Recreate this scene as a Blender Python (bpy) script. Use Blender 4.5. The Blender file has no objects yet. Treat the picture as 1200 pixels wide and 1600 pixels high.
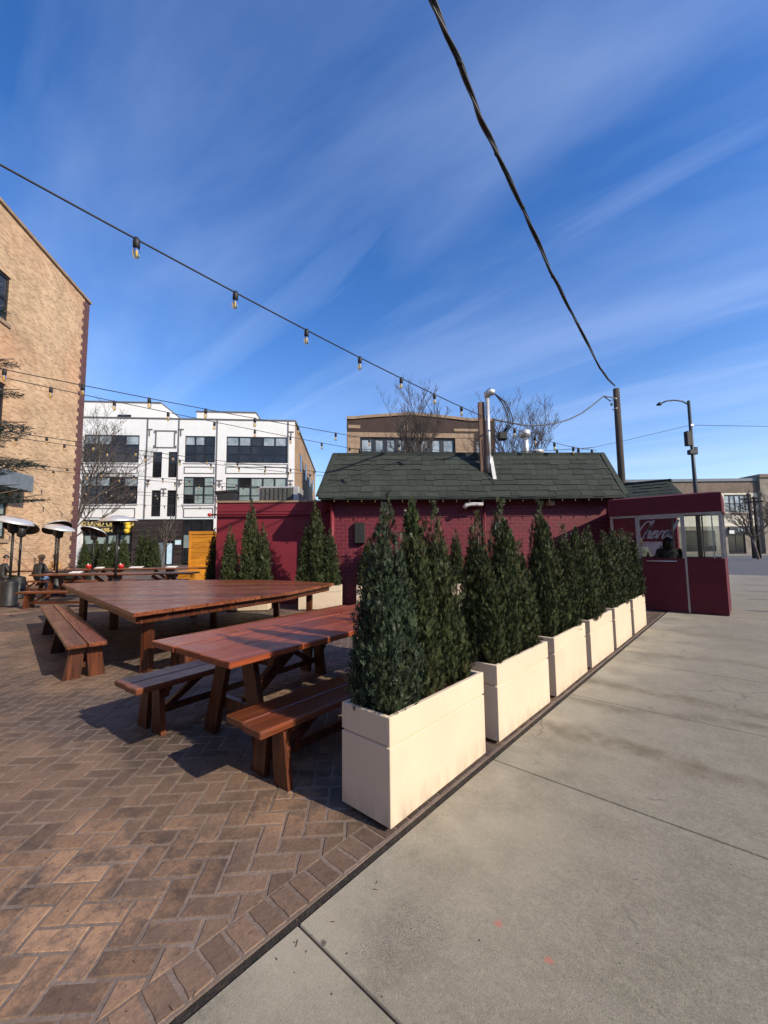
import bpy, bmesh, math, random
import numpy as np
from mathutils import Vector, Matrix
random.seed(7)
rad = math.radians
# ------------------------------------------------------------------ camera
scene = bpy.context.scene
COL = scene.collection
CAM_H = 1.45
FPX = 636.73                      # focal length in pixels of a 1200 px wide picture
PIT, ROL, YAW = rad(5.049), rad(-.649), rad(41.625)
_fw = np.array([-math.sin(YAW)*math.cos(PIT), math.cos(YAW)*math.cos(PIT), math.sin(PIT)])
_rt = np.array([math.cos(YAW), math.sin(YAW), 0.0])
_up = np.cross(_rt, _fw)
RT = math.cos(ROL)*_rt + math.sin(ROL)*_up
UP = -math.sin(ROL)*_rt + math.cos(ROL)*_up
FW = _fw
cam = bpy.data.cameras.new('camera'); camo = bpy.data.objects.new('camera', cam); COL.objects.link(camo)
cam.sensor_fit = 'HORIZONTAL'; cam.sensor_width = 36.0; cam.lens = 36.0*FPX/1200.0
cam.clip_start = .05; cam.clip_end = 2000
m = Matrix([[RT[0], UP[0], -FW[0], 0], [RT[1], UP[1], -FW[1], 0], [RT[2], UP[2], -FW[2], CAM_H], [0, 0, 0, 1]])
camo.matrix_world = m
scene.camera = camo
# ------------------------------------------------------------------ sun, sky, exposure
SUN_AZ, SUN_EL = rad(8.9), rad(32)
sd = Vector((math.cos(SUN_AZ)*math.cos(SUN_EL), math.sin(SUN_AZ)*math.cos(SUN_EL), math.sin(SUN_EL)))
sl = bpy.data.lights.new('sun', 'SUN'); sl.energy = 5.0; sl.angle = rad(.5); sl.color = (1, .88, .71)
so = bpy.data.objects.new('sun', sl); COL.objects.link(so); so.rotation_euler = sd.to_track_quat('Z', 'Y').to_euler(); so.location = (20, 0, 30)
world = bpy.data.worlds.new('World'); scene.world = world; world.use_nodes = True
wn = world.node_tree.nodes; wl = world.node_tree.links; wn.clear()
def N(nt, t, **k):
    n = nt.nodes.new(t)
    for a, v in k.items():
        if a.startswith('i_'): n.inputs[a[2:].replace('_', ' ')].default_value = v
        else: setattr(n, a, v)
    return n
wt = world.node_tree
sky = N(wt, 'ShaderNodeTexSky', sky_type='NISHITA', sun_disc=False, sun_elevation=SUN_EL, sun_rotation=math.pi/2-SUN_AZ, altitude=200, air_density=1.0, dust_density=.5, ozone_density=2.2)
hsv = N(wt, 'ShaderNodeHueSaturation'); hsv.inputs['Saturation'].default_value = 1.32; hsv.inputs['Value'].default_value = 1.44; hsv.inputs['Hue'].default_value = .512
wl.new(sky.outputs[0], hsv.inputs['Color'])
tc = N(wt, 'ShaderNodeTexCoord'); sp = N(wt, 'ShaderNodeSeparateXYZ'); wl.new(tc.outputs['Generated'], sp.inputs[0])
az = N(wt, 'ShaderNodeMath', operation='MAXIMUM'); az.inputs[1].default_value = 0; wl.new(sp.outputs['Z'], az.inputs[0])
ad = N(wt, 'ShaderNodeMath', operation='ADD'); ad.inputs[1].default_value = .16; wl.new(az.outputs[0], ad.inputs[0])
dx = N(wt, 'ShaderNodeMath', operation='DIVIDE'); wl.new(sp.outputs['X'], dx.inputs[0]); wl.new(ad.outputs[0], dx.inputs[1])
dy = N(wt, 'ShaderNodeMath', operation='DIVIDE'); wl.new(sp.outputs['Y'], dy.inputs[0]); wl.new(ad.outputs[0], dy.inputs[1])
cb = N(wt, 'ShaderNodeCombineXYZ'); wl.new(dx.outputs[0], cb.inputs[0]); wl.new(dy.outputs[0], cb.inputs[1])
mp = N(wt, 'ShaderNodeMapping'); mp.inputs['Rotation'].default_value = (0, 0, rad(-62)); mp.inputs['Scale'].default_value = (.55, 1.7, 1); wl.new(cb.outputs[0], mp.inputs[0])
n1 = N(wt, 'ShaderNodeTexNoise'); n1.inputs['Scale'].default_value = 1.1; n1.inputs['Detail'].default_value = 7; n1.inputs['Roughness'].default_value = .52; n1.inputs['Distortion'].default_value = .35; wl.new(mp.outputs[0], n1.inputs['Vector'])
r1 = N(wt, 'ShaderNodeValToRGB'); r1.color_ramp.elements[0].position = .40; r1.color_ramp.elements[0].color = (0, 0, 0, 1); r1.color_ramp.elements[1].position = .9; r1.color_ramp.elements[1].color = (.40, .40, .40, 1); wl.new(n1.outputs['Fac'], r1.inputs[0])
mp2 = N(wt, 'ShaderNodeMapping'); mp2.inputs['Rotation'].default_value = (0, 0, rad(-48)); mp2.inputs['Scale'].default_value = (.5, 3.2, 1); wl.new(cb.outputs[0], mp2.inputs[0])
n2 = N(wt, 'ShaderNodeTexNoise'); n2.inputs['Scale'].default_value = 1.5; n2.inputs['Detail'].default_value = 7; n2.inputs['Roughness'].default_value = .5; n2.inputs['Distortion'].default_value = .6; wl.new(mp2.outputs[0], n2.inputs['Vector'])
r2 = N(wt, 'ShaderNodeValToRGB'); r2.color_ramp.elements[0].position = .47; r2.color_ramp.elements[0].color = (0, 0, 0, 1); r2.color_ramp.elements[1].position = .82; r2.color_ramp.elements[1].color = (.22, .22, .22, 1); wl.new(n2.outputs['Fac'], r2.inputs[0])
mxx = N(wt, 'ShaderNodeMath', operation='MAXIMUM'); wl.new(r1.outputs[0], mxx.inputs[0]); wl.new(r2.outputs[0], mxx.inputs[1])
mx = N(wt, 'ShaderNodeMix', data_type='RGBA'); wl.new(mxx.outputs[0], mx.inputs['Factor']); wl.new(hsv.outputs[0], mx.inputs['A']); mx.inputs['B'].default_value = (5.2, 6.3, 8.6, 1)
iz = N(wt, 'ShaderNodeMath', operation='SUBTRACT'); iz.inputs[0].default_value = 1; wl.new(az.outputs[0], iz.inputs[1])
pw = N(wt, 'ShaderNodeMath', operation='POWER'); pw.inputs[1].default_value = 6; wl.new(iz.outputs[0], pw.inputs[0])
hz = N(wt, 'ShaderNodeMath', operation='MULTIPLY'); hz.inputs[1].default_value = .55; wl.new(pw.outputs[0], hz.inputs[0])
mh = N(wt, 'ShaderNodeMix', data_type='RGBA'); wl.new(hz.outputs[0], mh.inputs['Factor']); wl.new(mx.outputs['Result'], mh.inputs['A']); mh.inputs['B'].default_value = (5.0, 5.7, 6.8, 1)
bg = N(wt, 'ShaderNodeBackground'); bg.inputs['Strength'].default_value = .135; wl.new(mh.outputs['Result'], bg.inputs['Color'])
wo = N(wt, 'ShaderNodeOutputWorld'); wl.new(bg.outputs[0], wo.inputs[0])
vs = scene.view_settings; vs.view_transform = 'Standard'; vs.look = 'None'; vs.gamma = 1; vs.use_curve_mapping = False; vs.exposure = .16
scene.render.engine = 'CYCLES'
scene.render.resolution_x = 768; scene.render.resolution_y = 1024
scene.cycles.max_bounces = 6; scene.cycles.transparent_max_bounces = 12

# ------------------------------------------------------------------ helpers
def ray(x, y): return RT*(x-600) + UP*(800-y) + FW*FPX
def gp(x, y, z=0.0):
    d = ray(x, y); t = (z-CAM_H)/d[2]; return np.array([0, 0, CAM_H]) + t*d
def hit(px, py, O, h, v=0.0):
    """where the sight line meets a vertical plane: (u along heading h from O, height)"""
    d = ray(px, py); n = np.array([-math.sin(h), math.cos(h), 0]); e = np.array([math.cos(h), math.sin(h), 0])
    o = np.array([O[0], O[1], 0.0]) + n*v
    t = ((o-np.array([0, 0, CAM_H]))@n)/(d@n); p = np.array([0, 0, CAM_H])+t*d
    return float((p-o)@e), float(p[2])
FH = np.array([-math.sin(YAW), math.cos(YAW), 0]); RH = np.array([math.cos(YAW), math.sin(YAW), 0])
def dl(depth, lat): p = FH*depth + RH*lat; return (float(p[0]), float(p[1]))
def tag(o, label=None, cat=None, group=None, kind=None):
    if label: o['label'] = label
    if cat: o['category'] = cat
    if group: o['group'] = group
    if kind: o['kind'] = kind
    return o
def empty(name, loc, rz=0.0):
    o = bpy.data.objects.new(name, None); COL.objects.link(o); o.location = loc; o.rotation_euler = (0, 0, rz); o.empty_display_size = .2
    return o
def link(name, me, parent=None, loc=(0, 0, 0), rz=0.0):
    o = bpy.data.objects.new(name, me); COL.objects.link(o); o.parent = parent; o.location = loc; o.rotation_euler = (0, 0, rz); return o
def copy_tree(o, parent=None):
    c = o.copy(); COL.objects.link(c); c.parent = parent
    for ch in o.children: copy_tree(ch, c)
    return c
class MB:
    def __init__(s): s.v = []; s.f = []; s.sm = []
    def add(s, vs_, fs_, smooth=False):
        b = len(s.v); s.v += [tuple(map(float, p)) for p in vs_]
        s.f += [tuple(i+b for i in f) for f in fs_]; s.sm += [smooth]*len(fs_); return s
    def box(s, x0, x1, y0, y1, z0, z1, M=None, bev=0.0):
        if bev > 0:
            b = bev; P = []; 
            xs = (x0, x0+b, x1-b, x1); ys = (y0, y0+b, y1-b, y1); zs = (z0, z0+b, z1-b, z1)
            bm = bmesh.new(); bmesh.ops.create_cube(bm, size=1)
            for v in bm.verts: v.co = Vector((x0 if v.co.x < 0 else x1, y0 if v.co.y < 0 else y1, z0 if v.co.z < 0 else z1))
            bmesh.ops.bevel(bm, geom=bm.edges[:], offset=b, segments=1, affect='EDGES', profile=.5)
            bm.verts.index_update(); vs_ = [v.co.copy() for v in bm.verts]; fs_ = [tuple(v.index for v in f.verts) for f in bm.faces]; bm.free()
        else:
            vs_ = [(x0, y0, z0), (x1, y0, z0), (x1, y1, z0), (x0, y1, z0), (x0, y0, z1), (x1, y0, z1), (x1, y1, z1), (x0, y1, z1)]
            fs_ = [(0, 3, 2, 1), (4, 5, 6, 7), (0, 1, 5, 4), (1, 2, 6, 5), (2, 3, 7, 6), (3, 0, 4, 7)]
        if M is not None: vs_ = [M @ Vector(p) for p in vs_]
        return s.add(vs_, fs_)
    def prism(s, poly, z0, z1, axis='z'):
        """poly: ccw 2D outline; axis z: (x,y)->z ; axis x: outline in (y,z) extruded along x ; axis y: outline in (x,z) along y"""
        n = len(poly)
        def P(a, b, c):
            return (a, b, c) if axis == 'z' else ((c, a, b) if axis == 'x' else (a, c, b))
        vs_ = [P(a, b, z0) for a, b in poly]+[P(a, b, z1) for a, b in poly]
        fs_ = [tuple(range(n-1, -1, -1)), tuple(range(n, 2*n))]+[(i, (i+1) % n, n+(i+1) % n, n+i) for i in range(n)]
        if axis == 'y': fs_ = [tuple(reversed(f)) for f in fs_]
        return s.add(vs_, fs_)
    def tube(s, pts, r, n=8, cap=True, smooth=True):
        pts = [Vector(p) for p in pts]; k = len(pts)
        if not hasattr(r, '__len__'): r = [r]*k
        vs_ = []; prev = None
        for i, p in enumerate(pts):
            t = (pts[min(i+1, k-1)]-pts[max(i-1, 0)]).normalized()
            if prev is None:
                a = Vector((0, 0, 1)) if abs(t.z) < .9 else Vector((1, 0, 0)); u = t.cross(a).normalized()
            else:
                u = (prev-t*prev.dot(t)); u = u.normalized() if u.length > 1e-6 else t.orthogonal().normalized()
            w = t.cross(u); prev = u
            for j in range(n):
                an = 2*math.pi*j/n; vs_.append(p+(u*math.cos(an)+w*math.sin(an))*r[i])
        fs_ = []
        for i in range(k-1):
            for j in range(n):
                a = i*n+j; b = i*n+(j+1) % n; fs_.append((a, b, b+n, a+n))
        s.add(vs_, fs_, smooth)
        if cap:
            b = len(s.v)-k*n
            s.f += [tuple(b+j for j in range(n-1, -1, -1)), tuple(b+(k-1)*n+j for j in range(n))]; s.sm += [False, False]
        return s
    def lathe(s, prof, n=20, M=None, smooth=True):
        """prof: (r,z) list bottom to top"""
        vs_ = []
        for r, z in prof:
            for j in range(n): a = 2*math.pi*j/n; vs_.append(Vector((r*math.cos(a), r*math.sin(a), z)))
        if M is not None: vs_ = [M @ p for p in vs_]
        fs_ = []
        for i in range(len(prof)-1):
            for j in range(n): a = i*n+j; b = i*n+(j+1) % n; fs_.append((a, b, b+n, a+n))
        return s.add(vs_, fs_, smooth)
    def quad(s, a, b, c, d): return s.add([a, b, c, d], [(0, 1, 2, 3)])
    def mesh(s, name, mat=None):
        me = bpy.data.meshes.new(name); me.from_pydata(s.v, [], s.f); 
        me.polygons.foreach_set('use_smooth', s.sm)
        if mat: me.materials.append(mat)
        me.update(); return me
    def build(s, name, mat, parent=None, loc=(0, 0, 0), rz=0.0): return link(name, s.mesh(name, mat), parent, loc, rz)
def np_mesh(name, V, F, mat, smooth=False):
    """V (n,3), F (m,4) quads"""
    me = bpy.data.meshes.new(name); me.vertices.add(len(V)); me.vertices.foreach_set('co', np.asarray(V, np.float32).ravel())
    k = F.shape[1]; me.loops.add(F.size); me.loops.foreach_set('vertex_index', F.astype(np.int32).ravel())
    me.polygons.add(len(F)); me.polygons.foreach_set('loop_start', np.arange(0, F.size, k, dtype=np.int32)); me.polygons.foreach_set('loop_total', np.full(len(F), k, np.int32))
    if smooth: me.polygons.foreach_set('use_smooth', np.ones(len(F), bool))
    me.materials.append(mat); me.update(calc_edges=True); me.validate(); return me

# ------------------------------------------------------------------ materials
MATS = {}
def add_grain(m_, axis='X', dark=.45, knots=True):
    nt = m_.node_tree; L = nt.links.new; b = next(n for n in nt.nodes if n.type == 'BSDF_PRINCIPLED'); src = b.inputs['Base Color'].links[0].from_socket
    tc_ = N(nt, 'ShaderNodeTexCoord'); oi = N(nt, 'ShaderNodeObjectInfo'); va = N(nt, 'ShaderNodeVectorMath', operation='ADD'); L(tc_.outputs['Object'], va.inputs[0])
    sc_ = N(nt, 'ShaderNodeMath', operation='MULTIPLY'); sc_.inputs[1].default_value = 11.3; L(oi.outputs['Random'], sc_.inputs[0]); L(sc_.outputs[0], va.inputs[1])
    mp_ = N(nt, 'ShaderNodeMapping'); mp_.inputs['Scale'].default_value = (1.1, 26, 26) if axis == 'X' else (26, 26, 1.1); L(va.outputs[0], mp_.inputs[0])
    n_ = N(nt, 'ShaderNodeTexNoise'); n_.inputs['Scale'].default_value = 1.8; n_.inputs['Detail'].default_value = 6; n_.inputs['Roughness'].default_value = .65; n_.inputs['Distortion'].default_value = .4; L(mp_.outputs[0], n_.inputs['Vector'])
    r_ = N(nt, 'ShaderNodeMapRange'); r_.inputs['From Min'].default_value = .35; r_.inputs['From Max'].default_value = .65; r_.inputs['To Min'].default_value = 1-dark; r_.inputs['To Max'].default_value = 1+dark*.55; L(n_.outputs['Fac'], r_.inputs['Value'])
    h_ = N(nt, 'ShaderNodeHueSaturation'); L(src, h_.inputs['Color']); L(r_.outputs[0], h_.inputs['Value']); out = h_.outputs[0]
    n3 = N(nt, 'ShaderNodeTexNoise'); n3.inputs['Scale'].default_value = 2.4; n3.inputs['Detail'].default_value = 8; n3.inputs['Roughness'].default_value = .7; L(va.outputs[0], n3.inputs['Vector'])
    k3 = N(nt, 'ShaderNodeMapRange'); k3.inputs['From Min'].default_value = .6; k3.inputs['From Max'].default_value = .78; k3.inputs['To Max'].default_value = .45; L(n3.outputs['Fac'], k3.inputs['Value'])
    mx_ = N(nt, 'ShaderNodeMix', data_type='RGBA'); L(k3.outputs[0], mx_.inputs['Factor']); L(out, mx_.inputs['A']); mx_.inputs['B'].default_value = (.16, .10, .075, 1); out = mx_.outputs['Result']
    L(out, b.inputs['Base Color'])
    r4 = N(nt, 'ShaderNodeMapRange'); r4.inputs['From Min'].default_value = .35; r4.inputs['From Max'].default_value = .7; r4.inputs['To Min'].default_value = .22; r4.inputs['To Max'].default_value = .55; L(n3.outputs['Fac'], r4.inputs['Value']); L(r4.outputs[0], b.inputs['Roughness'])
def mat(name, col, col2=None, rough=.65, scale=6.0, detail=6, bump=0.0, bscale=60.0, metal=0.0, spec=.5, stretch=(1, 1, 1), coords='Object', rnd=0.0, lo=.35, hi=.65, col3=None, s3=1.2, island=0.0, coat=0.0, trans=0.0, alpha=1.0, sheen=0):
    if name in MATS: return MATS[name]
    mt = bpy.data.materials.new(name); mt.use_nodes = True; nt = mt.node_tree; nt.nodes.clear(); L = nt.links.new
    out = N(nt, 'ShaderNodeOutputMaterial'); b = N(nt, 'ShaderNodeBsdfPrincipled'); L(b.outputs[0], out.inputs[0])
    b.inputs['Roughness'].default_value = rough; b.inputs['Metallic'].default_value = metal; b.inputs['Specular IOR Level'].default_value = spec
    b.inputs['Coat Weight'].default_value = coat; b.inputs['Coat Roughness'].default_value = .2; b.inputs['Transmission Weight'].default_value = trans
    if coords == 'World': g = N(nt, 'ShaderNodeNewGeometry'); src = g.outputs['Position']
    else: g = N(nt, 'ShaderNodeTexCoord'); src = g.outputs['Object']
    mpn = N(nt, 'ShaderNodeMapping'); mpn.inputs['Scale'].default_value = stretch; L(src, mpn.inputs[0])
    vec = mpn.outputs[0]
    oi = N(nt, 'ShaderNodeObjectInfo')
    if coords != 'World':
        va = N(nt, 'ShaderNodeVectorMath', operation='ADD'); L(vec, va.inputs[0])
        sc = N(nt, 'ShaderNodeMath', operation='MULTIPLY'); sc.inputs[1].default_value = 37.0; L(oi.outputs['Random'], sc.inputs[0]); L(sc.outputs[0], va.inputs[1]); vec = va.outputs[0]
    c = tuple(col)+(1,); c2 = tuple(col2)+(1,) if col2 else tuple(x*.72 for x in col)+(1,)
    nz = N(nt, 'ShaderNodeTexNoise'); nz.inputs['Scale'].default_value = scale; nz.inputs['Detail'].default_value = detail; nz.inputs['Roughness'].default_value = .6; L(vec, nz.inputs['Vector'])
    rp = N(nt, 'ShaderNodeMapRange'); rp.inputs['From Min'].default_value = lo; rp.inputs['From Max'].default_value = hi; L(nz.outputs['Fac'], rp.inputs['Value'])
    mxn = N(nt, 'ShaderNodeMix', data_type='RGBA'); mxn.inputs['A'].default_value = c; mxn.inputs['B'].default_value = c2; L(rp.outputs[0], mxn.inputs['Factor'])
    colout = mxn.outputs['Result']
    if col3:
        nz3 = N(nt, 'ShaderNodeTexNoise'); nz3.inputs['Scale'].default_value = s3; nz3.inputs['Detail'].default_value = 5; nz3.inputs['Roughness'].default_value = .62; L(src, nz3.inputs['Vector'])
        rp3 = N(nt, 'ShaderNodeMapRange'); rp3.inputs['From Min'].default_value = .48; rp3.inputs['From Max'].default_value = .64; L(nz3.outputs['Fac'], rp3.inputs['Value'])
        m3 = N(nt, 'ShaderNodeMix', data_type='RGBA'); L(rp3.outputs[0], m3.inputs['Factor']); L(colout, m3.inputs['A']); m3.inputs['B'].default_value = tuple(col3)+(1,); colout = m3.outputs['Result']
    if rnd or island:
        hs = N(nt, 'ShaderNodeHueSaturation'); L(colout, hs.inputs['Color'])
        rs = oi.outputs['Random']
        if island:
            gi = N(nt, 'ShaderNodeNewGeometry'); a1 = N(nt, 'ShaderNodeMath', operation='ADD'); L(gi.outputs['Random Per Island'], a1.inputs[0]); L(oi.outputs['Random'], a1.inputs[1])
            fr = N(nt, 'ShaderNodeMath', operation='FRACT'); L(a1.outputs[0], fr.inputs[0]); rs = fr.outputs[0]
        amt = max(rnd, island)
        mr = N(nt, 'ShaderNodeMapRange'); mr.inputs['To Min'].default_value = 1-amt; mr.inputs['To Max'].default_value = 1+amt; L(rs, mr.inputs['Value']); L(mr.outputs[0], hs.inputs['Value']); colout = hs.outputs[0]
    L(colout, b.inputs['Base Color'])
    if rough < .95:
        rr = N(nt, 'ShaderNodeMapRange'); rr.inputs['To Min'].default_value = max(0, rough-.08); rr.inputs['To Max'].default_value = min(1, rough+.1); L(nz.outputs['Fac'], rr.inputs['Value']); L(rr.outputs[0], b.inputs['Roughness'])
    if bump:
        nb = N(nt, 'ShaderNodeTexNoise'); nb.inputs['Scale'].default_value = bscale; nb.inputs['Detail'].default_value = 5; nb.inputs['Roughness'].default_value = .65; L(vec, nb.inputs['Vector'])
        bp = N(nt, 'ShaderNodeBump'); bp.inputs['Strength'].default_value = bump; bp.inputs['Distance'].default_value = .02; L(nb.outputs['Fac'], bp.inputs['Height']); L(bp.outputs[0], b.inputs['Normal'])
    MATS[name] = mt; return mt
def brickmat(name, c1, c2, mortar, bw=.21, bh=.072, ms=.008, rough=.85, flat=0, bump=.6, tint=None):
    """brick texture in the local x-z plane (flat=0) or y-z plane (flat=1)"""
    mt = bpy.data.materials.new(name); mt.use_nodes = True; nt = mt.node_tree; nt.nodes.clear(); L = nt.links.new
    out = N(nt, 'ShaderNodeOutputMaterial'); b = N(nt, 'ShaderNodeBsdfPrincipled'); L(b.outputs[0], out.inputs[0]); b.inputs['Roughness'].default_value = rough
    t = N(nt, 'ShaderNodeTexCoord'); s = N(nt, 'ShaderNodeSeparateXYZ'); L(t.outputs['Object'], s.inputs[0])
    cm = N(nt, 'ShaderNodeCombineXYZ'); L(s.outputs['Y' if flat else 'X'], cm.inputs[0]); L(s.outputs['Z'], cm.inputs[1])
    br = N(nt, 'ShaderNodeTexBrick'); br.inputs['Scale'].default_value = 1; br.inputs['Brick Width'].default_value = bw; br.inputs['Row Height'].default_value = bh; br.inputs['Mortar Size'].default_value = ms; br.inputs['Mortar Smooth'].default_value = .2; br.inputs['Bias'].default_value = 0
    br.inputs['Color1'].default_value = tuple(c1)+(1,); br.inputs['Color2'].default_value = tuple(c2)+(1,); br.inputs['Mortar'].default_value = tuple(mortar)+(1,); L(cm.outputs[0], br.inputs['Vector'])
    nz = N(nt, 'ShaderNodeTexNoise'); nz.inputs['Scale'].default_value = .5; nz.inputs['Detail'].default_value = 8; nz.inputs['Roughness'].default_value = .65; L(t.outputs['Object'], nz.inputs['Vector'])
    mr = N(nt, 'ShaderNodeMapRange'); mr.inputs['From Min'].default_value = .3; mr.inputs['From Max'].default_value = .7; mr.inputs['To Min'].default_value = .72; mr.inputs['To Max'].default_value = 1.2; L(nz.outputs['Fac'], mr.inputs['Value'])
    hs = N(nt, 'ShaderNodeHueSaturation'); L(br.outputs['Color'], hs.inputs['Color']); L(mr.outputs[0], hs.inputs['Value']); col = hs.outputs[0]
    if tint:
        n2 = N(nt, 'ShaderNodeTexNoise'); n2.inputs['Scale'].default_value = .22; n2.inputs['Detail'].default_value = 4; L(t.outputs['Object'], n2.inputs['Vector'])
        m2 = N(nt, 'ShaderNodeMapRange'); m2.inputs['From Min'].default_value = .45; m2.inputs['From Max'].default_value = .65; m2.inputs['To Max'].default_value = .6; L(n2.outputs['Fac'], m2.inputs['Value'])
        mm = N(nt, 'ShaderNodeMix', data_type='RGBA', blend_type='MULTIPLY'); L(m2.outputs[0], mm.inputs['Factor']); L(col, mm.inputs['A']); mm.inputs['B'].default_value = tuple(tint)+(1,); col = mm.outputs['Result']
    L(col, b.inputs['Base Color'])
    iv = N(nt, 'ShaderNodeMath', operation='SUBTRACT'); iv.inputs[0].default_value = 1; L(br.outputs['Fac'], iv.inputs[1])
    bp = N(nt, 'ShaderNodeBump'); bp.inputs['Strength'].default_value = bump; bp.inputs['Distance'].default_value = .012; L(iv.outputs[0], bp.inputs['Height']); L(bp.outputs[0], b.inputs['Normal'])
    MATS[name] = mt; return mt
def glassmat(name, tint=(1, 1, 1), refl=.12, rough=.02, ior=1.5):
    mt = bpy.data.materials.new(name); mt.use_nodes = True; nt = mt.node_tree; nt.nodes.clear(); L = nt.links.new
    out = N(nt, 'ShaderNodeOutputMaterial'); t = N(nt, 'ShaderNodeBsdfTransparent'); t.inputs[0].default_value = tuple(tint)+(1,); g = N(nt, 'ShaderNodeBsdfGlossy'); g.inputs['Roughness'].default_value = rough
    f = N(nt, 'ShaderNodeFresnel'); f.inputs['IOR'].default_value = ior; m_ = N(nt, 'ShaderNodeMixShader'); L(f.outputs[0], m_.inputs[0]); L(t.outputs[0], m_.inputs[1]); L(g.outputs[0], m_.inputs[2]); L(m_.outputs[0], out.inputs[0])
    MATS[name] = mt; return mt
mat('cream', (.70, .575, .425), (.65, .53, .385), rough=.6, scale=3, bump=.05, bscale=120, rnd=.03)
def add_dirt(m_, zr=.16, col=(.16, .12, .085), amt=.55):
    nt = m_.node_tree; L = nt.links.new; b = next(n for n in nt.nodes if n.type == 'BSDF_PRINCIPLED'); src = b.inputs['Base Color'].links[0].from_socket
    tc_ = N(nt, 'ShaderNodeTexCoord'); s_ = N(nt, 'ShaderNodeSeparateXYZ'); L(tc_.outputs['Object'], s_.inputs[0])
    g_ = N(nt, 'ShaderNodeNewGeometry'); mp_ = N(nt, 'ShaderNodeMapping'); mp_.inputs['Scale'].default_value = (9, 9, 2.2); L(g_.outputs['Position'], mp_.inputs[0])
    n_ = N(nt, 'ShaderNodeTexNoise'); n_.inputs['Scale'].default_value = 1.6; n_.inputs['Detail'].default_value = 8; n_.inputs['Roughness'].default_value = .7; L(mp_.outputs[0], n_.inputs['Vector'])
    r_ = N(nt, 'ShaderNodeMapRange'); r_.inputs['From Min'].default_value = zr; r_.inputs['From Max'].default_value = .0; L(s_.outputs['Z'], r_.inputs['Value'])
    k_ = N(nt, 'ShaderNodeMapRange'); k_.inputs['From Min'].default_value = .42; k_.inputs['From Max'].default_value = .68; L(n_.outputs['Fac'], k_.inputs['Value'])
    m1 = N(nt, 'ShaderNodeMath', operation='MULTIPLY'); L(r_.outputs[0], m1.inputs[0]); L(k_.outputs[0], m1.inputs[1])
    # scuffs and drip marks anywhere
    n2_ = N(nt, 'ShaderNodeTexNoise'); n2_.inputs['Scale'].default_value = 5; n2_.inputs['Detail'].default_value = 9; n2_.inputs['Roughness'].default_value = .75; L(mp_.outputs[0], n2_.inputs['Vector'])
    k2 = N(nt, 'ShaderNodeMapRange'); k2.inputs['From Min'].default_value = .66; k2.inputs['From Max'].default_value = .78; k2.inputs['To Max'].default_value = .35; L(n2_.outputs['Fac'], k2.inputs['Value'])
    m2 = N(nt, 'ShaderNodeMath', operation='MAXIMUM'); L(m1.outputs[0], m2.inputs[0]); L(k2.outputs[0], m2.inputs[1])
    m3 = N(nt, 'ShaderNodeMath', operation='MULTIPLY'); L(m2.outputs[0], m3.inputs[0]); m3.inputs[1].default_value = amt
    mx_ = N(nt, 'ShaderNodeMix', data_type='RGBA'); L(m3.outputs[0], mx_.inputs['Factor']); L(src, mx_.inputs['A']); mx_.inputs['B'].default_value = tuple(col)+(1,); L(mx_.outputs['Result'], b.inputs['Base Color'])
add_dirt(MATS['cream'])
mat('mulch', (.10, .035, .025), (.03, .015, .01), rough=.9, scale=40, bump=1, bscale=60, island=.5)
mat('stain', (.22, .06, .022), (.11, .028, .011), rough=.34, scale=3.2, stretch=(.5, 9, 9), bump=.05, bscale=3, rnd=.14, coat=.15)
mat('stain_upright_shaded', (.13, .036, .013), (.045, .014, .007), rough=.5, scale=3.2, stretch=(9, 9, .6), bump=.14, bscale=6, rnd=.14)  # upright grain; base colour darkened to deepen the shade on legs and rails
mat('stain_old', (.25, .078, .034), (.12, .036, .017), rough=.28, scale=3.0, stretch=(.4, 8, 8), bump=.04, bscale=3, rnd=.32, coat=.2)
mat('stain_red', (.36, .085, .030), (.20, .045, .017), rough=.3, scale=3.0, stretch=(.45, 8, 8), bump=.03, bscale=3, rnd=.12, coat=.15)
mat('concrete_grey', (.27, .255, .23), (.19, .178, .158), rough=.9, scale=2.2, detail=10, bump=.25, bscale=90, coords='World')
mat('asphalt', (.105, .108, .112), (.08, .082, .086), rough=.9, scale=3, bump=.3, bscale=120, coords='World')
mat('joint_dark', (.02, .016, .013), (.05, .04, .03), rough=.95, scale=22, bump=1, bscale=80, coords='World')
mat('maroon', (.20, .014, .028), (.155, .011, .021), rough=.62, scale=2.5, detail=9, bump=.15, bscale=30)
mat('booth_canvas', (.105, .004, .015), (.085, .003, .012), rough=.75, scale=4, bump=.1, bscale=40)
mat('metal_frame', (.36, .34, .34), (.28, .26, .26), rough=.4, metal=.5, scale=5)
mat('shingle', (.042, .052, .041), (.025, .032, .025), rough=.95, scale=30, bump=.7, bscale=160, rnd=.22)
mat('roof_edge', (.03, .04, .034), rough=.9)
mat('dark', (.012, .011, .011), (.02, .018, .017), rough=.6)
mat('black_metal', (.012, .012, .013), (.02, .02, .02), rough=.5, spec=.35)
mat('steel', (.72, .71, .68), (.6, .59, .56), rough=.42, metal=.55, scale=5)
mat('rusty_steel', (.45, .22, .1), (.6, .55, .5), rough=.4, metal=.6, scale=5)
mat('galv', (.62, .62, .60), (.45, .45, .43), rough=.45, metal=.5, scale=9)
mat('white_paint', (.80, .79, .76), (.74, .73, .70), rough=.7, scale=1.2, detail=9, bump=.08, bscale=20)
mat('white_trim', (.70, .69, .67), rough=.7)
mat('trim_line', (.16, .155, .15), rough=.8)
mat('frame_black', (.022, .022, .024), rough=.4)
mat('pane_dark', (.012, .013, .016), (.03, .03, .035), rough=.06, scale=.6, spec=.5, rnd=.2)
mat('pane_blind', (.28, .35, .33), (.20, .26, .25), rough=.12, scale=1.5, rnd=.2)
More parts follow.
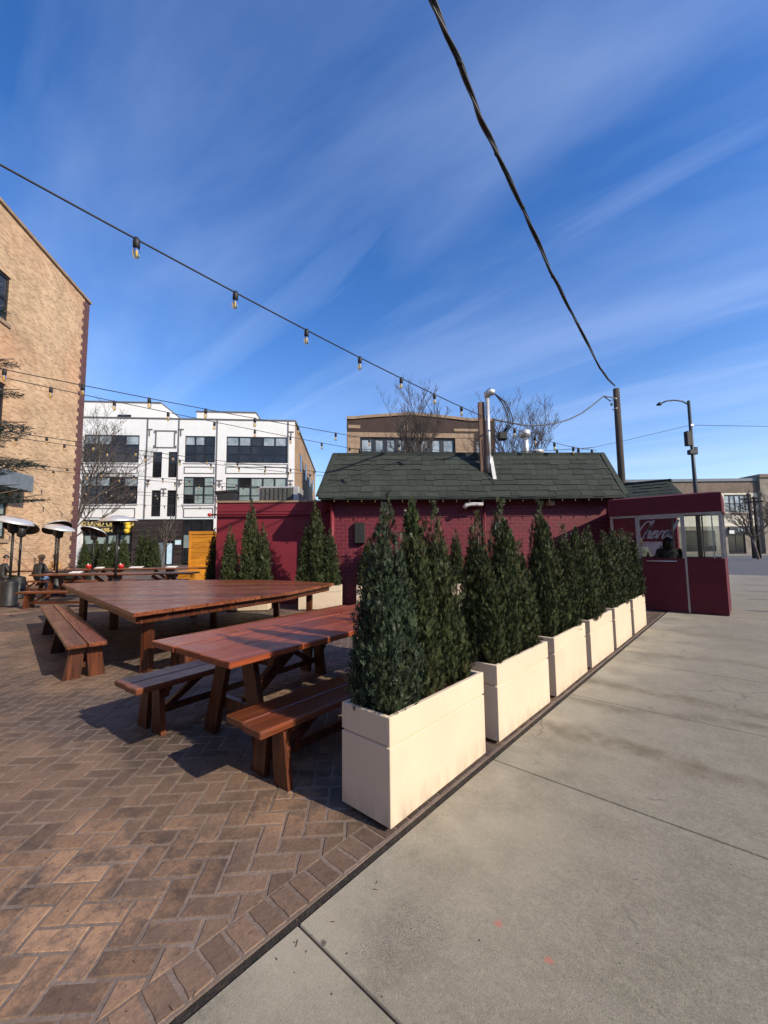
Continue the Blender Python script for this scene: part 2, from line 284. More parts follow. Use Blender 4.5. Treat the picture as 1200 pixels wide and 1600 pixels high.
mat('pane_sky', (.40, .45, .48), (.18, .22, .24), rough=.08, scale=.9, rnd=.15)
mat('clad_wood', (.055, .042, .038), (.028, .021, .02), rough=.8, scale=3, stretch=(.4, 6, 6), bump=.3, bscale=10, rnd=.3)
mat('pine', (.68, .30, .03), (.52, .20, .018), rough=.55, scale=3, stretch=(.6, 8, 8), bump=.2, bscale=8, rnd=.12)
mat('stone_tan', (.34, .24, .155), (.25, .17, .11), rough=.85, scale=3, bump=.2, bscale=30, rnd=.08)
mat('pole_wood', (.075, .058, .045), (.04, .03, .024), rough=.9, scale=4, stretch=(8, 8, .4), bump=.6, bscale=8)
mat('post_wood', (.20, .12, .085), (.12, .07, .05), rough=.85, scale=4, stretch=(8, 8, .5), bump=.4, bscale=8)
mat('wire', (.012, .012, .014), rough=.6)
mat('cable_grey', (.05, .05, .052), (.11, .11, .11), rough=.5, scale=9)
mat('pvc', (.78, .77, .74), rough=.4)
mat('bark', (.13, .105, .09), (.07, .055, .045), rough=.95, scale=9, bump=.7, bscale=30)
mat('thuja', (.030, .047, .017), (.056, .072, .026), rough=.55, scale=7, rnd=.12, island=.7, spec=.3, col3=(.048, .050, .017), s3=3.2)
mat('thuja_blue', (.030, .050, .026), (.056, .076, .044), rough=.55, scale=6, island=.7, spec=.3, col3=(.030, .042, .018), s3=3)
mat('thuja_yellow', (.045, .075, .016), (.028, .055, .018), rough=.5, scale=4, island=.5, spec=.5)
mat('needle', (.010, .018, .012), (.017, .026, .015), rough=.55, scale=7, island=.4)
mat('sign_black', (.014, .014, .014), rough=.4)
mat('letter_gold', (.75, .58, .2), rough=.5)
mat('letter_white', (.85, .84, .8), rough=.5)
mat('balloon', (.75, .5, .03), rough=.3)
mat('poster', (.42, .66, .78), (.62, .76, .80), rough=.3, scale=3)
mat('red_plastic', (.5, .02, .015), rough=.4)
mat('paper', (.82, .8, .75), rough=.8)
mat('skin', (.42, .22, .14), rough=.6); mat('skin_dark', (.16, .075, .045), rough=.6)
mat('jacket_black', (.016, .017, .02), (.026, .027, .03), rough=.6, scale=12, bump=.4, bscale=9)
mat('jeans', (.16, .25, .42), (.10, .17, .30), rough=.85, scale=12)
mat('cap_tan', (.52, .33, .14), rough=.85); mat('tan_coat', (.45, .27, .10), (.36, .2, .07), rough=.85, scale=8, bump=.3, bscale=10)
mat('hair', (.015, .011, .01), rough=.5); mat('shoe', (.05, .045, .04), rough=.6)
mat('plastic_black', (.02, .02, .022), rough=.5); mat('ac_grille', (.10, .11, .10), (.05, .055, .05), rough=.7, scale=14)
mat('lamp_paint', (.025, .032, .04), rough=.5)
mat('leaf_litter', (.10, .06, .03), (.05, .03, .02), rough=.9, rnd=.4, island=.4)
mat('grey_stone', (.30, .26, .21), (.2, .17, .13), rough=.9, scale=1.2, detail=9, bump=.2, bscale=8)
mat('cream_wall', (.78, .70, .56), (.66, .58, .45), rough=.85, scale=.7, detail=9)
mat('steel_blue', (.16, .19, .22), rough=.6, scale=4)
brickmat('brick_tan', (.62, .42, .24), (.36, .215, .11), (.58, .44, .30), bw=.24, bh=.085, ms=.012, flat=1, tint=(.9, .68, .6))
brickmat('brick_quoin', (.115, .035, .032), (.07, .022, .022), (.2, .14, .13), bw=.21, bh=.075, flat=1)
brickmat('brick_maroon', (.155, .012, .026), (.12, .009, .020), (.24, .05, .06), bw=.21, bh=.10, ms=.007, rough=.6, flat=0, bump=.8)
brickmat('brick_brown', (.062, .034, .026), (.045, .024, .019), (.06, .04, .032), bw=.22, bh=.075)
brickmat('brick_side', (.40, .27, .16), (.30, .19, .11), (.3, .22, .15), flat=1)
brickmat('brick_far', (.22, .16, .11), (.16, .11, .08), (.2, .17, .14))
for nm_ in ('stain', 'stain_old', 'stain_red', 'pine', 'clad_wood'): add_grain(MATS[nm_])
add_grain(MATS['stain_upright_shaded'], 'Z')
add_dirt(MATS['maroon'], .8, (.05, .02, .02), .6); add_dirt(MATS['booth_canvas'], .25, (.06, .03, .03), .5)
glassmat('glass_clear', (.93, .95, .94)); glassmat('bulb_glass', (1, .90, .66), ior=1.5); glassmat('glass_dark', (.35, .36, .38), ior=1.6); glassmat('vinyl', (.72, .72, .74), rough=.15, ior=1.5)  # amber tint of bulb_glass paints a golden glint into the bulbs

# ------------------------------------------------------------------ ground, street, sidewalk
g_ = MB().quad((-600, -600, -.16), (600, -600, -.16), (600, 600, -.16), (-600, 600, -.16)).build('ground', MATS['asphalt']); tag(g_, kind='structure')
def concrete():
    mt = bpy.data.materials.new('sidewalk_concrete'); mt.use_nodes = True; nt = mt.node_tree; nt.nodes.clear(); L = nt.links.new
    out = N(nt, 'ShaderNodeOutputMaterial'); b = N(nt, 'ShaderNodeBsdfPrincipled'); L(b.outputs[0], out.inputs[0]); b.inputs['Roughness'].default_value = .88
    g = N(nt, 'ShaderNodeNewGeometry'); P = g.outputs['Position']; s = N(nt, 'ShaderNodeSeparateXYZ'); L(P, s.inputs[0])
    def noise(sc, det=6, ro=.6, vec=P):
        n = N(nt, 'ShaderNodeTexNoise'); n.inputs['Scale'].default_value = sc; n.inputs['Detail'].default_value = det; n.inputs['Roughness'].default_value = ro; L(vec, n.inputs['Vector']); return n.outputs['Fac']
    def mr(v, a, b_, c=0, d=1, sm=False):
        n = N(nt, 'ShaderNodeMapRange'); n.inputs['From Min'].default_value = a; n.inputs['From Max'].default_value = b_; n.inputs['To Min'].default_value = c; n.inputs['To Max'].default_value = d
        if sm: n.interpolation_type = 'SMOOTHSTEP'
        L(v, n.inputs['Value']); return n.outputs[0]
    def ma(op, a, b_):
        n = N(nt, 'ShaderNodeMath', operation=op)
        for i, v in enumerate((a, b_)):
            if isinstance(v, (int, float)): n.inputs[i].default_value = v
            else: L(v, n.inputs[i])
        return n.outputs[0]
    def mixc(f, a, c, mode='MIX'):
        n = N(nt, 'ShaderNodeMix', data_type='RGBA', blend_type=mode); L(f, n.inputs['Factor']); L(a, n.inputs['A']) if not isinstance(a, tuple) else setattr(n.inputs['A'], 'default_value', a)
        n.inputs['B'].default_value = c; return n.outputs['Result']
    big = mr(noise(.8, 8, .62), .32, .68)
    col = mixc(big, (.292, .264, .203, 1), (.205, .184, .140, 1))
    col = mixc(mr(noise(5.5, 8, .7), .40, .66, 0, .6), col, (0.165, 0.146, 0.103, 1))
    col = mixc(mr(noise(26, 6, .8), .48, .66, 0, .75), col, (0.330, 0.298, 0.213, 1))
    col = mixc(mr(noise(60, 5, .8), .50, .68, 0, .85), col, (0.127, 0.113, 0.080, 1))
    col = mixc(mr(noise(200, 3, .8), .52, .66, 0, .85), col, (0.108, 0.096, 0.068, 1)); col = mixc(mr(noise(150, 3, .8), .57, .7, 0, .85), col, (0.432, 0.390, 0.281, 1))
    # pale, warm, scoured strip beside the planters
    edge = ma('MULTIPLY', mr(s.outputs['X'], -.35, -1.35), mr(noise(1.7, 6), .36, .6)); col = mixc(ma('MULTIPLY', edge, .6), col, (.44, .39, .29, 1))
    # run-off stains crossing the walk
    wob = ma('MULTIPLY', ma('SUBTRACT', noise(1.3, 4), .5), .55)
    for (pa, pb, w, st) in (((900, 1150), (1195, 1232), .17, .65), ((945, 1068), (1195, 1118), .16, .6), ((985, 1018), (1190, 1042), .2, .45), ((860, 1090), (1060, 1120), .12, .5), ((1040, 985), (1190, 1003), .22, .3)):
        A = gp(*pa); B = gp(*pb); k = (B[1]-A[1])/(B[0]-A[0]); c0 = A[1]-k*A[0]
        dline = ma('ABSOLUTE', ma('ADD', ma('SUBTRACT', ma('SUBTRACT', s.outputs['Y'], ma('MULTIPLY', s.outputs['X'], float(k))), float(c0)), wob), 0)
        msk = ma('MULTIPLY', mr(dline, w, .02, 0, st, True), mr(noise(7, 6), .3, .62))
        col = mixc(msk, col, (0.108, 0.082, 0.044, 1))
    # spalled patches: exposed pits
    pits = None
    for (pp, r) in (((845, 1245), .16), ((760, 1230), .13), ((640, 1450), .16), ((600, 1500), .12), ((880, 1175), .12), ((680, 1400), .1)):
        c0 = gp(*pp); vm = N(nt, 'ShaderNodeVectorMath', operation='DISTANCE'); L(P, vm.inputs[0]); vm.inputs[1].default_value = tuple(c0)
        dd = ma('ADD', vm.outputs['Value'], ma('MULTIPLY', ma('SUBTRACT', noise(9, 5), .5), .32)); mk = mr(dd, r, r*.35)
        pits = mk if pits is None else ma('MAXIMUM', pits, mk)
    pn = noise(150, 2, .55); pit = ma('MULTIPLY', pits, mr(pn, .55, .62)); col = mixc(ma('MULTIPLY', pit, .45), col, (0.127, 0.110, 0.078, 1)); col = mixc(ma('MULTIPLY', pits, mr(pn, .48, .38, 0, .25)), col, (0.356, 0.318, 0.228, 1))
    for (pp, r) in (((779, 1443), .022), ((858, 1500), .02), ((506, 1472), .012)):
        c0 = gp(*pp); vm = N(nt, 'ShaderNodeVectorMath', operation='DISTANCE'); L(P, vm.inputs[0]); vm.inputs[1].default_value = tuple(c0)
        dd = ma('ADD', vm.outputs['Value'], ma('MULTIPLY', ma('SUBTRACT', noise(40, 3), .5), .03)); col = mixc(mr(dd, r, r*.3, 0, .75), col, (0.457, 0.156, 0.116, 1) if pp[0] > 600 else (0.038, 0.030, 0.019, 1))
    vo = N(nt, 'ShaderNodeTexVoronoi'); vo.inputs['Scale'].default_value = 2.1; L(P, vo.inputs['Vector'])
    gum = ma('MULTIPLY', mr(vo.outputs['Distance'], .055, .03, 0, .6), mr(noise(.9, 2), .5, .56)); col = mixc(gum, col, (.10, .092, .078, 1))
    vc = N(nt, 'ShaderNodeTexVoronoi', feature='DISTANCE_TO_EDGE'); vc.inputs['Scale'].default_value = .55; wv = N(nt, 'ShaderNodeVectorMath', operation='ADD'); L(P, wv.inputs[0])
    nw = N(nt, 'ShaderNodeTexNoise'); nw.inputs['Scale'].default_value = 3.2; nw.inputs['Detail'].default_value = 6; L(P, nw.inputs['Vector']); vsn = N(nt, 'ShaderNodeVectorMath', operation='SCALE'); vsn.inputs['Scale'].default_value = .3; L(nw.outputs['Color'], vsn.inputs[0]); L(vsn.outputs[0], wv.inputs[1]); L(wv.outputs[0], vc.inputs['Vector'])
    crack = ma('MULTIPLY', mr(vc.outputs['Distance'], .004, .001, 0, .75), mr(noise(.7, 2), .5, .54)); col = mixc(crack, col, (.06, .055, .045, 1))
    L(col, b.inputs['Base Color'])
    bp = N(nt, 'ShaderNodeBump'); bp.inputs['Strength'].default_value = .55; bp.inputs['Distance'].default_value = .008
    h = ma('SUBTRACT', ma('ADD', ma('MULTIPLY', noise(160, 4, .75), .5), ma('MULTIPLY', noise(14, 5), .25)), ma('MULTIPLY', pit, .5)); L(h, bp.inputs['Height']); L(bp.outputs[0], b.inputs['Normal'])
    MATS['sidewalk'] = mt; return mt
concrete()
sw = MB().box(-1.40, 2.6, -6, 25.6, -.15, -.03).build('sidewalk', MATS['joint_dark']); tag(sw, kind='structure')
JY = [1.049+1.625*k for k in range(-4, 15)]
for i, y in enumerate(JY):
    y1 = y+1.625
    for (xa, xb) in ((-1.40, .84), (.846, 2.6)):
        MB().box(xa, xb, y+.004, min(y1, 25.6)-.004, -.1, 0, bev=.004).build('slab', MATS['sidewalk'], sw)
tag(MB().box(2.6, 2.76, -6, 25.7, -.155, -.004, bev=.012).build('kerb', MATS['concrete_grey']), kind='structure')
tag(MB().box(-30, 2.6, 25.62, 25.8, -.155, -.003, bev=.012).build('kerb', MATS['concrete_grey']), kind='structure')
tag(MB().box(-30, 60, -4.2, -.6, -.155, -.01).build('far_sidewalk', MATS['concrete_grey'], None, (*dl(60.0, 45.0), 0), YAW), kind='structure')
# expansion strip between patio and walk
js = MB().box(-1.437, -1.402, -2, 10.9, -.1, -.008).build('expansion_joint', MATS['joint_dark']); tag(js, kind='structure')
rb = random.Random(3); db = MB()
for i in range(420):
    y = rb.uniform(.2, 9.5); x = rb.gauss(-1.42, .012); s = rb.uniform(.0012, .0035)*(1.5 if rb.random() < .1 else 1)
    db.box(-s, s, -s*.6, s*.6, 0, s*.8, Matrix.Translation((x, y, -.008)) @ Matrix.Rotation(rb.uniform(0, 3), 4, 'Z'))
tag(db.build('joint_grit', MATS['leaf_litter'], js), kind='stuff')

# ------------------------------------------------------------------ patio of stamped brick
def pavermat(name, mort=False):
    mt = bpy.data.materials.new(name); mt.use_nodes = True; nt = mt.node_tree; nt.nodes.clear(); L = nt.links.new
    out = N(nt, 'ShaderNodeOutputMaterial'); b = N(nt, 'ShaderNodeBsdfPrincipled'); L(b.outputs[0], out.inputs[0])
    g = N(nt, 'ShaderNodeNewGeometry'); P = g.outputs['Position']; oi = N(nt, 'ShaderNodeObjectInfo')
    def noise(sc, det=6, ro=.6):
        n = N(nt, 'ShaderNodeTexNoise'); n.inputs['Scale'].default_value = sc; n.inputs['Detail'].default_value = det; n.inputs['Roughness'].default_value = ro; L(P, n.inputs['Vector']); return n.outputs['Fac']
    def mr(v, a, b_, c=0, d=1):
        n = N(nt, 'ShaderNodeMapRange'); n.inputs['From Min'].default_value = a; n.inputs['From Max'].default_value = b_; n.inputs['To Min'].default_value = c; n.inputs['To Max'].default_value = d; L(v, n.inputs['Value']); return n.outputs[0]
    def mixc(f, a, c):
        n = N(nt, 'ShaderNodeMix', data_type='RGBA'); L(f, n.inputs['Factor']); n.inputs['B'].default_value = c
        if isinstance(a, tuple): n.inputs['A'].default_value = a
        else: L(a, n.inputs['A'])
        return n.outputs['Result']
    wear = mr(noise(.62, 7, .62), .47, .58)
    # worn, sandier area on the open floor (its own shape, not a lighting effect)
    vm = N(nt, 'ShaderNodeVectorMath', operation='DISTANCE'); L(P, vm.inputs[0]); vm.inputs[1].default_value = tuple(gp(60, 1430)); z1 = mr(vm.outputs['Value'], 1.15, .35, 0, .8)
    vm2 = N(nt, 'ShaderNodeVectorMath', operation='DISTANCE'); L(P, vm2.inputs[0]); vm2.inputs[1].default_value = tuple(gp(470, 1240)); z2 = mr(vm2.outputs['Value'], .7, .2, 0, .7)
    mxn = N(nt, 'ShaderNodeMath', operation='MAXIMUM'); L(z1, mxn.inputs[0]); L(z2, mxn.inputs[1])
    ml = N(nt, 'ShaderNodeMath', operation='MULTIPLY'); L(mxn.outputs[0], ml.inputs[0]); L(mr(noise(3.2, 9, .72), .42, .54), ml.inputs[1])
    wm = N(nt, 'ShaderNodeMath', operation='MAXIMUM'); L(ml.outputs[0], wm.inputs[0]); wk = N(nt, 'ShaderNodeMath', operation='MULTIPLY'); L(wear, wk.inputs[0]); wk.inputs[1].default_value = .3; L(wk.outputs[0], wm.inputs[1])
    if mort: base = mixc(mr(noise(3, 6), .35, .65), (.25, .19, .15, 1), (.15, .11, .084, 1))
    else:
        base = mixc(mr(noise(9, 8, .7), .35, .65), (.125, .089, .068, 1), (.07, .05, .039, 1))
        base = mixc(wm.outputs[0], base, (.38, .225, .128, 1))
    base = mixc(mr(noise(45, 7, .8), .5, .7, 0, .75), base, (.075, .05, .038, 1))
    base = mixc(mr(noise(110, 3, .75), .62, .74, 0, .6), base, (.46, .38, .30, 1))
    if not mort:
        gi = N(nt, 'ShaderNodeNewGeometry'); a1 = N(nt, 'ShaderNodeMath', operation='ADD'); L(gi.outputs['Random Per Island'], a1.inputs[0]); L(oi.outputs['Random'], a1.inputs[1]); fr = N(nt, 'ShaderNodeMath', operation='FRACT'); L(a1.outputs[0], fr.inputs[0])
        hs = N(nt, 'ShaderNodeHueSaturation'); L(base, hs.inputs['Color']); L(mr(fr.outputs[0], 0, 1, .74, 1.22), hs.inputs['Value']); base = hs.outputs[0]
    L(base, b.inputs['Base Color']); L(mr(noise(6, 5), .3, .7, .5, .85), b.inputs['Roughness'])
    bp = N(nt, 'ShaderNodeBump'); bp.inputs['Strength'].default_value = .6; bp.inputs['Distance'].default_value = .006
    ad_ = N(nt, 'ShaderNodeMath', operation='ADD'); L(noise(28, 6, .65), ad_.inputs[0]); L(noise(7, 4), ad_.inputs[1]); L(ad_.outputs[0], bp.inputs['Height']); L(bp.outputs[0], b.inputs['Normal'])
    MATS[name] = mt; return mt
pavermat('paver'); pavermat('mortar', True)
patio = MB().box(-15.2, -1.44, -3.2, 12.5, -.15, -.0035).build('patio', MATS['mortar']); tag(patio, kind='structure')
tag(MB().box(-60, -15.2, -8, 40, -.15, -.006).build('patio_far', MATS['paver']), kind='structure')
tag(MB().box(-15.2, -1.44, 12.5, 40, -.15, -.006).build('patio_far', MATS['paver']), kind='structure')
tag(MB().box(-15.2, -1.44, -8, -3.2, -.15, -.006).build('patio_far', MATS['paver']), kind='structure')
PW = .107; A0 = -.836; B0 = 1.789-PW; ca = math.cos(math.pi/4)
rp_ = random.Random(11)
def paver_template(la, lb, seed):
    r = random.Random(seed); j = .0034; e = .006
    nA = 3; nB = 2
    # outline with slightly wandering edges, domed by 2 mm
    out = []
    def ln(p, q, k):
        for t in range(k): f_ = t/k; out.append((p[0]+(q[0]-p[0])*f_+r.uniform(-.003, .003), p[1]+(q[1]-p[1])*f_+r.uniform(-.003, .003)))
    h = lambda: r.uniform(-.002, .002)
    c = [(j+h(), j+h()), (la-j+h(), j+h()), (la-j+h(), lb-j+h()), (j+h(), lb-j+h())]
    ln(c[0], c[1], 3 if la > lb else 2); ln(c[1], c[2], 2 if la > lb else 3); ln(c[2], c[3], 3 if la > lb else 2); ln(c[3], c[0], 2 if la > lb else 3)
    n = len(out); cx, cy = la/2, lb/2
    top = [(x+(cx-x)*e/abs(la/2)*1.2, y+(cy-y)*e/abs(lb/2)*1.2) for x, y in out]
    tilt = (r.uniform(-.0012, .0012), r.uniform(-.0012, .0012))
    zt = lambda x, y: tilt[0]*(x-cx)/la+tilt[1]*(y-cy)/lb
    V = [(x, y, -.012) for x, y in out]+[(x, y, zt(x, y)) for x, y in top]
    F = [(i, (i+1) % n, n+(i+1) % n, n+i) for i in range(n)]+[tuple(range(n, 2*n))]
    return V, F
TPL = {('h', k): paver_template(2*PW, PW, 100+k) for k in range(5)}; TPL.update({('v', k): paver_template(PW, 2*PW, 200+k) for k in range(5)})
SQ = {k: paver_template(.16, .098, 300+k) for k in range(5)}
def rotab(x, y, z): return (ca*(x-y), ca*(x+y), z)
cells = []
for i in range(-190, 190):
    for j in range(-190, 190):
        md = (i-j) % 4
        if md not in (0, 3): continue
        a = A0+PW*i; b = B0+PW*j
        la, lb = (2*PW, PW) if md == 0 else (PW, 2*PW)
        x = ca*((a+la/2)-(b+lb/2)); y = ca*((a+la/2)+(b+lb/2))
        if x < -15.1 or x > -1.5 or y < -3.1 or y > 12.4: continue
        cells.append((x, y, a, b, 'h' if md == 0 else 'v'))
def inview(x, y):
    v = np.array([x, y, -CAM_H]); c = v@FW
    if c < .3: return None
    px, py = 600+FPX*(v@RT)/c, 800-FPX*(v@UP)/c
    return (px, py) if -20 < px < 1220 and py < 1625 else None
vis = sorted([c for c in cells if inview(c[0], c[1]) and c[0] < -1.66], key=lambda c: c[0]**2+c[1]**2)
near = set(vis[:255])
field = MB()
def clip_poly(V, F, xmax):
    return V
for c in cells:
    x, y, a, b, o = c; k = rp_.randrange(5); V, F = TPL[(o, k)]
    # bricks run under the border course's edge are cut along x = -1.607
    W = [rotab(a+p[0], b+p[1], p[2]) for p in V]
    if max(w[0] for w in W) > -1.607:
        if min(w[0] for w in W) > -1.64: continue
        n = len(W)//2
        def cut(ring):
            o_ = []
            for i in range(len(ring)):
                p, q = ring[i], ring[(i+1) % len(ring)]; ip, iq = p[0] <= -1.607, q[0] <= -1.607
                if ip: o_.append(p)
                if ip != iq: t = (-1.607-p[0])/(q[0]-p[0]); o_.append(tuple(p[m_]+(q[m_]-p[m_])*t for m_ in range(3)))
            return o_
        top = cut(W[n:]); 
        if len(top) < 3: continue
        cxm = sum(p[0] for p in top)/len(top); cym = sum(p[1] for p in top)/len(top)
        bot = [(p[0]+(p[0]-cxm)*.03, p[1]+(p[1]-cym)*.03, -.012) for p in top]; n = len(top)
        VV = bot+top; FF = [(i, (i+1) % n, n+(i+1) % n, n+i) for i in range(n)]+[tuple(range(n, 2*n))]
        mbp = MB().add(VV, FF)
        if inview(x, y) and y < 3.5 and len(near) < 300: near.add(c); mbp.build('paver', MATS['paver'], patio)
        else: field.add(VV, FF)
    elif c in near:
        key = ('me', o, k)
        if key not in TPL: TPL[key] = MB().add([rotab(*p) for p in V], F).mesh('paver', MATS['paver'])
        link('paver', TPL[key], patio, rotab(a, b, rp_.uniform(-.001, .001)))
    else: field.add(W, F)
fo = field.build('paver_field', MATS['paver'], patio); tag(fo, kind='stuff')
brd = MB(); sqm = {}
for i in range(-30, 112):
    y = .551+.0972*i; k = rp_.randrange(5); V, F = SQ[k]
    if 0 <= i < 12:
        if k not in sqm: sqm[k] = MB().add(V, F).mesh('border_paver', MATS['paver'])
        link('border_paver', sqm[k], patio, (-1.604, y, rp_.uniform(-.001, .001)))
    else: brd.add([(-1.604+p[0], y+p[1], p[2]) for p in V], F)
tag(brd.build('border_paver_row', MATS['paver'], patio), kind='stuff')
# scattered twigs, needles and leaf scraps on the floor
lit = MB(); rl = random.Random(5)
for i in range(150):
    px, py = (rl.uniform(0, 620), rl.uniform(1020, 1590)) if rl.random() < .75 else (rl.uniform(640, 1190), rl.uniform(1000, 1590))
    p = gp(px, py)
    a = rl.uniform(0, 6.28); M_ = Matrix.Translation((p[0], p[1], .0015)) @ Matrix.Rotation(a, 4, 'Z')
    if rl.random() < .25 and px < 620: ll = rl.uniform(.004, .014); lit.box(-ll, ll, -.0008, .0008, 0, .0015, M_)
    else: q = rl.uniform(.0012, .004); lit.add([M_ @ Vector(v) for v in ((-q, -q*.6, 0), (q*.9, -q*.5, .001), (q, q*.4, .002), (-q*.8, q*.7, .001))], [(0, 1, 2, 3)])
tag(lit.build('leaf_litter', MATS['leaf_litter']), 'tiny twigs and leaf scraps strewn over the paving', 'litter', kind='stuff')

# ------------------------------------------------------------------ evergreen shrubs
def thuja_mesh(name, seed, n, H, R, size, material, lean=0.0):
    r = np.random.RandomState(seed); K = 13
    lead = []
    for k in range(K):
        if k == 0: lead.append((0, 0, 1.0, .56))
        else:
            an = r.rand()*6.28; rr = (.30+.42*r.rand()); lead.append((rr*math.cos(an), rr*math.sin(an), .66+.34*r.rand()*(1-rr*.35), .36+.16*r.rand()))
    wts = np.array([l[2]*l[3] for l in lead]); wts = wts/wts.sum()
    idx = r.choice(K, n, p=wts); L = np.array(lead)[idx]
    t = 1-(r.rand(n)*.985+.003)**.68; t = np.clip(t*1.02, 0, 1)
    prof = (np.minimum(1, .48+t*4.2))*(1-t**3.2)*.95+.05*(1-t)
    # knobbly outline
    an = r.rand(n)*6.283; kn = 1+.16*np.sin(an*3+t*17+L[:, 0]*9)+.12*np.sin(an*5-t*29+L[:, 1]*7)
    rad_ = R*L[:, 3]*prof*kn*(.35+.68*np.sqrt(r.rand(n)))
    z = t*L[:, 2]*H
    x = L[:, 0]*R*(1-.5*t)+rad_*np.cos(an)+lean*z; y = L[:, 1]*R*(1-.5*t)+rad_*np.sin(an)
    P = np.stack([x, y, z], 1)
    out = np.stack([np.cos(an), np.sin(an), 0*an], 1)
    ax = out*(.12+.45*r.rand(n))[:, None]+np.array([0, 0, 1.0])+r.randn(n, 3)*.25; ax /= np.linalg.norm(ax, axis=1)[:, None]
    nm = r.randn(n, 3)+out*.6; sx = np.cross(ax, nm); sx /= np.linalg.norm(sx, axis=1)[:, None]; nn = np.cross(sx, ax)
    s = size*(.6+.75*r.rand(n))*(1-.2*t)*np.where(r.rand(n) < .08, 1.7, 1.0)
    lobes = [((0, 0), (0, 1), .075), ((0, .12), (.30, .60), .055), ((0, .12), (-.30, .60), .055), ((0, .40), (.22, .90), .05), ((0, .40), (-.22, .90), .05)]
    V = []; 
    for (b0, t0, w) in lobes:
        dx_, dy_ = t0[0]-b0[0], t0[1]-b0[1]; l = math.hypot(dx_, dy_); qx, qy = -dy_/l*w, dx_/l*w; mx_, my_ = b0[0]+dx_*.6, b0[1]+dy_*.6
        for (u, v, h) in ((b0[0], b0[1], 0), (mx_-qx, my_-qy, .02), (t0[0], t0[1], -.10*abs(t0[0])-.05), (mx_+qx, my_+qy, .02)):
            V.append(P+(sx*u+ax*v+nn*h)*s[:, None])
    V = np.stack(V, 1).reshape(-1, 3)
    base = np.arange(n*5)*4; F = base[:, None]+np.arange(4)[None, :]
    return np_mesh(name, V, F, material)
def trunk_mesh(h, r): return MB().tube([(0, 0, 0), (.005, .004, h*.5), (0, 0, h*.93)], [r, r*.7, r*.25], 6).mesh('stem', MATS['bark'])
TH = [thuja_mesh('foliage', 1, 10500, 1.3, .26, .050, MATS['thuja_blue']), thuja_mesh('foliage', 2, 9500, 1.3, .235, .050, MATS['thuja']), thuja_mesh('foliage', 3, 9500, 1.3, .24, .050, MATS['thuja']),
      thuja_mesh('foliage', 4, 7500, 1.3, .215, .052, MATS['thuja']), thuja_mesh('foliage', 5, 7500, 1.3, .24, .052, MATS['thuja']), thuja_mesh('foliage', 6, 5200, 1.3, .22, .056, MATS['thuja'])]
TIP = thuja_mesh('tip', 9, 380, .34, .07, .05, MATS['thuja_yellow'])
STEM = trunk_mesh(1.3, .018)
def shrub(x, y, z, h, v, wid, rz, label, cat='shrub', group=None, yellow=False, name='evergreen_shrub', lean=(0, 0)):
    o = empty(name, (x, y, z), rz); o.scale = (wid, wid, h/1.3); o.rotation_euler = (lean[0], lean[1], rz)
    link('foliage', TH[v], o); link('stem', STEM, o)
    if yellow: t = link('tip', TIP, o, (0, 0, .98)); tag(t, 'yellow green growing tip')
    tag(o, label, cat, group); return o

# ------------------------------------------------------------------ planters
def planter_proto(Lp, Dp, Hp):
    """local: long side along +y, face at +x side"""
    zg = Hp*.737
    ms = {}
    ms['body'] = MB().box(-Dp, 0, 0, Lp, .022, zg-.006, bev=.003).mesh('body', MATS['cream'])
    ms['groove'] = MB().box(-Dp+.012, -.012, .012, Lp-.012, zg-.007, zg+.007).mesh('groove', MATS['cream'])
    ms['side_band'] = MB().box(-.028, 0, 0, Lp, zg+.006, Hp, bev=.003).mesh('rim_board', MATS['cream'])
    ms['back_band'] = MB().box(-Dp, -Dp+.028, 0, Lp, zg+.006, Hp, bev=.003).mesh('rim_board', MATS['cream'])
    ms['end_a'] = MB().box(-Dp+.028, -.028, 0.001, .028, zg+.006, Hp-.001, bev=.003).mesh('rim_board', MATS['cream'])
    ms['end_b'] = MB().box(-Dp+.028, -.028, Lp-.028, Lp-.001, zg+.006, Hp-.001, bev=.003).mesh('rim_board', MATS['cream'])
    mu = MB(); r = random.Random(9); mu.box(-Dp+.028, -.028, .028, Lp-.028, zg+.007, Hp-.045)
    for i in range(420):
        s = r.uniform(.006, .02); M_ = Matrix.Translation((r.uniform(-Dp+.05, -.05), r.uniform(.05, Lp-.05), Hp-.045+r.uniform(0, .02))) @ Matrix.Rotation(r.uniform(0, 6), 4, 'Z') @ Matrix.Rotation(r.uniform(-.6, .6), 4, 'X')
        mu.box(-s, s, -s*.4, s*.4, -.002, .003, M_)
    ms['mulch'] = mu.mesh('mulch', MATS['mulch'])
    mf = MB()
    for xx in (-Dp+.05, -.10):
        for yy in (.06, Lp-.11): mf.box(xx, xx+.05, yy, yy+.05, 0, .023)
    ms['feet'] = mf.mesh('foot', MATS['dark']); return ms
PM = planter_proto(1.02, .365, .567)
def planter(x, y, rz, label, group):
    o = empty('planter_box', (x, y, 0), rz)
    for k, nm in (('body', 'body'), ('groove', 'shadow_groove'), ('side_band', 'rim_board'), ('back_band', 'rim_board'), ('end_a', 'rim_board'), ('end_b', 'rim_board'), ('mulch', 'mulch'), ('feet', 'feet')): link(nm, PM[k], o)
    for ch in o.children:
        if ch.name.startswith('mulch'): ch['kind'] = 'stuff'
    return tag(o, label, 'planter', group)
ordw = ['end planter at the open corner of the row', 'second planter from the open corner of the row', 'third planter from the open corner of the row', 'third planter from the maroon entrance booth', 'second planter from the maroon entrance booth', 'planter next to the maroon entrance booth']
PY = [1.66, 2.885, 4.08, 5.28, 6.47, 7.70]
for i, y in enumerate(PY): planter(-1.453-(.004 if i % 2 else 0), y, rad((.3, -.2, .4, -.3, .2, 0)[i]), 'cream rectangular box along the sidewalk, ' + ordw[i], 'planters along the sidewalk')
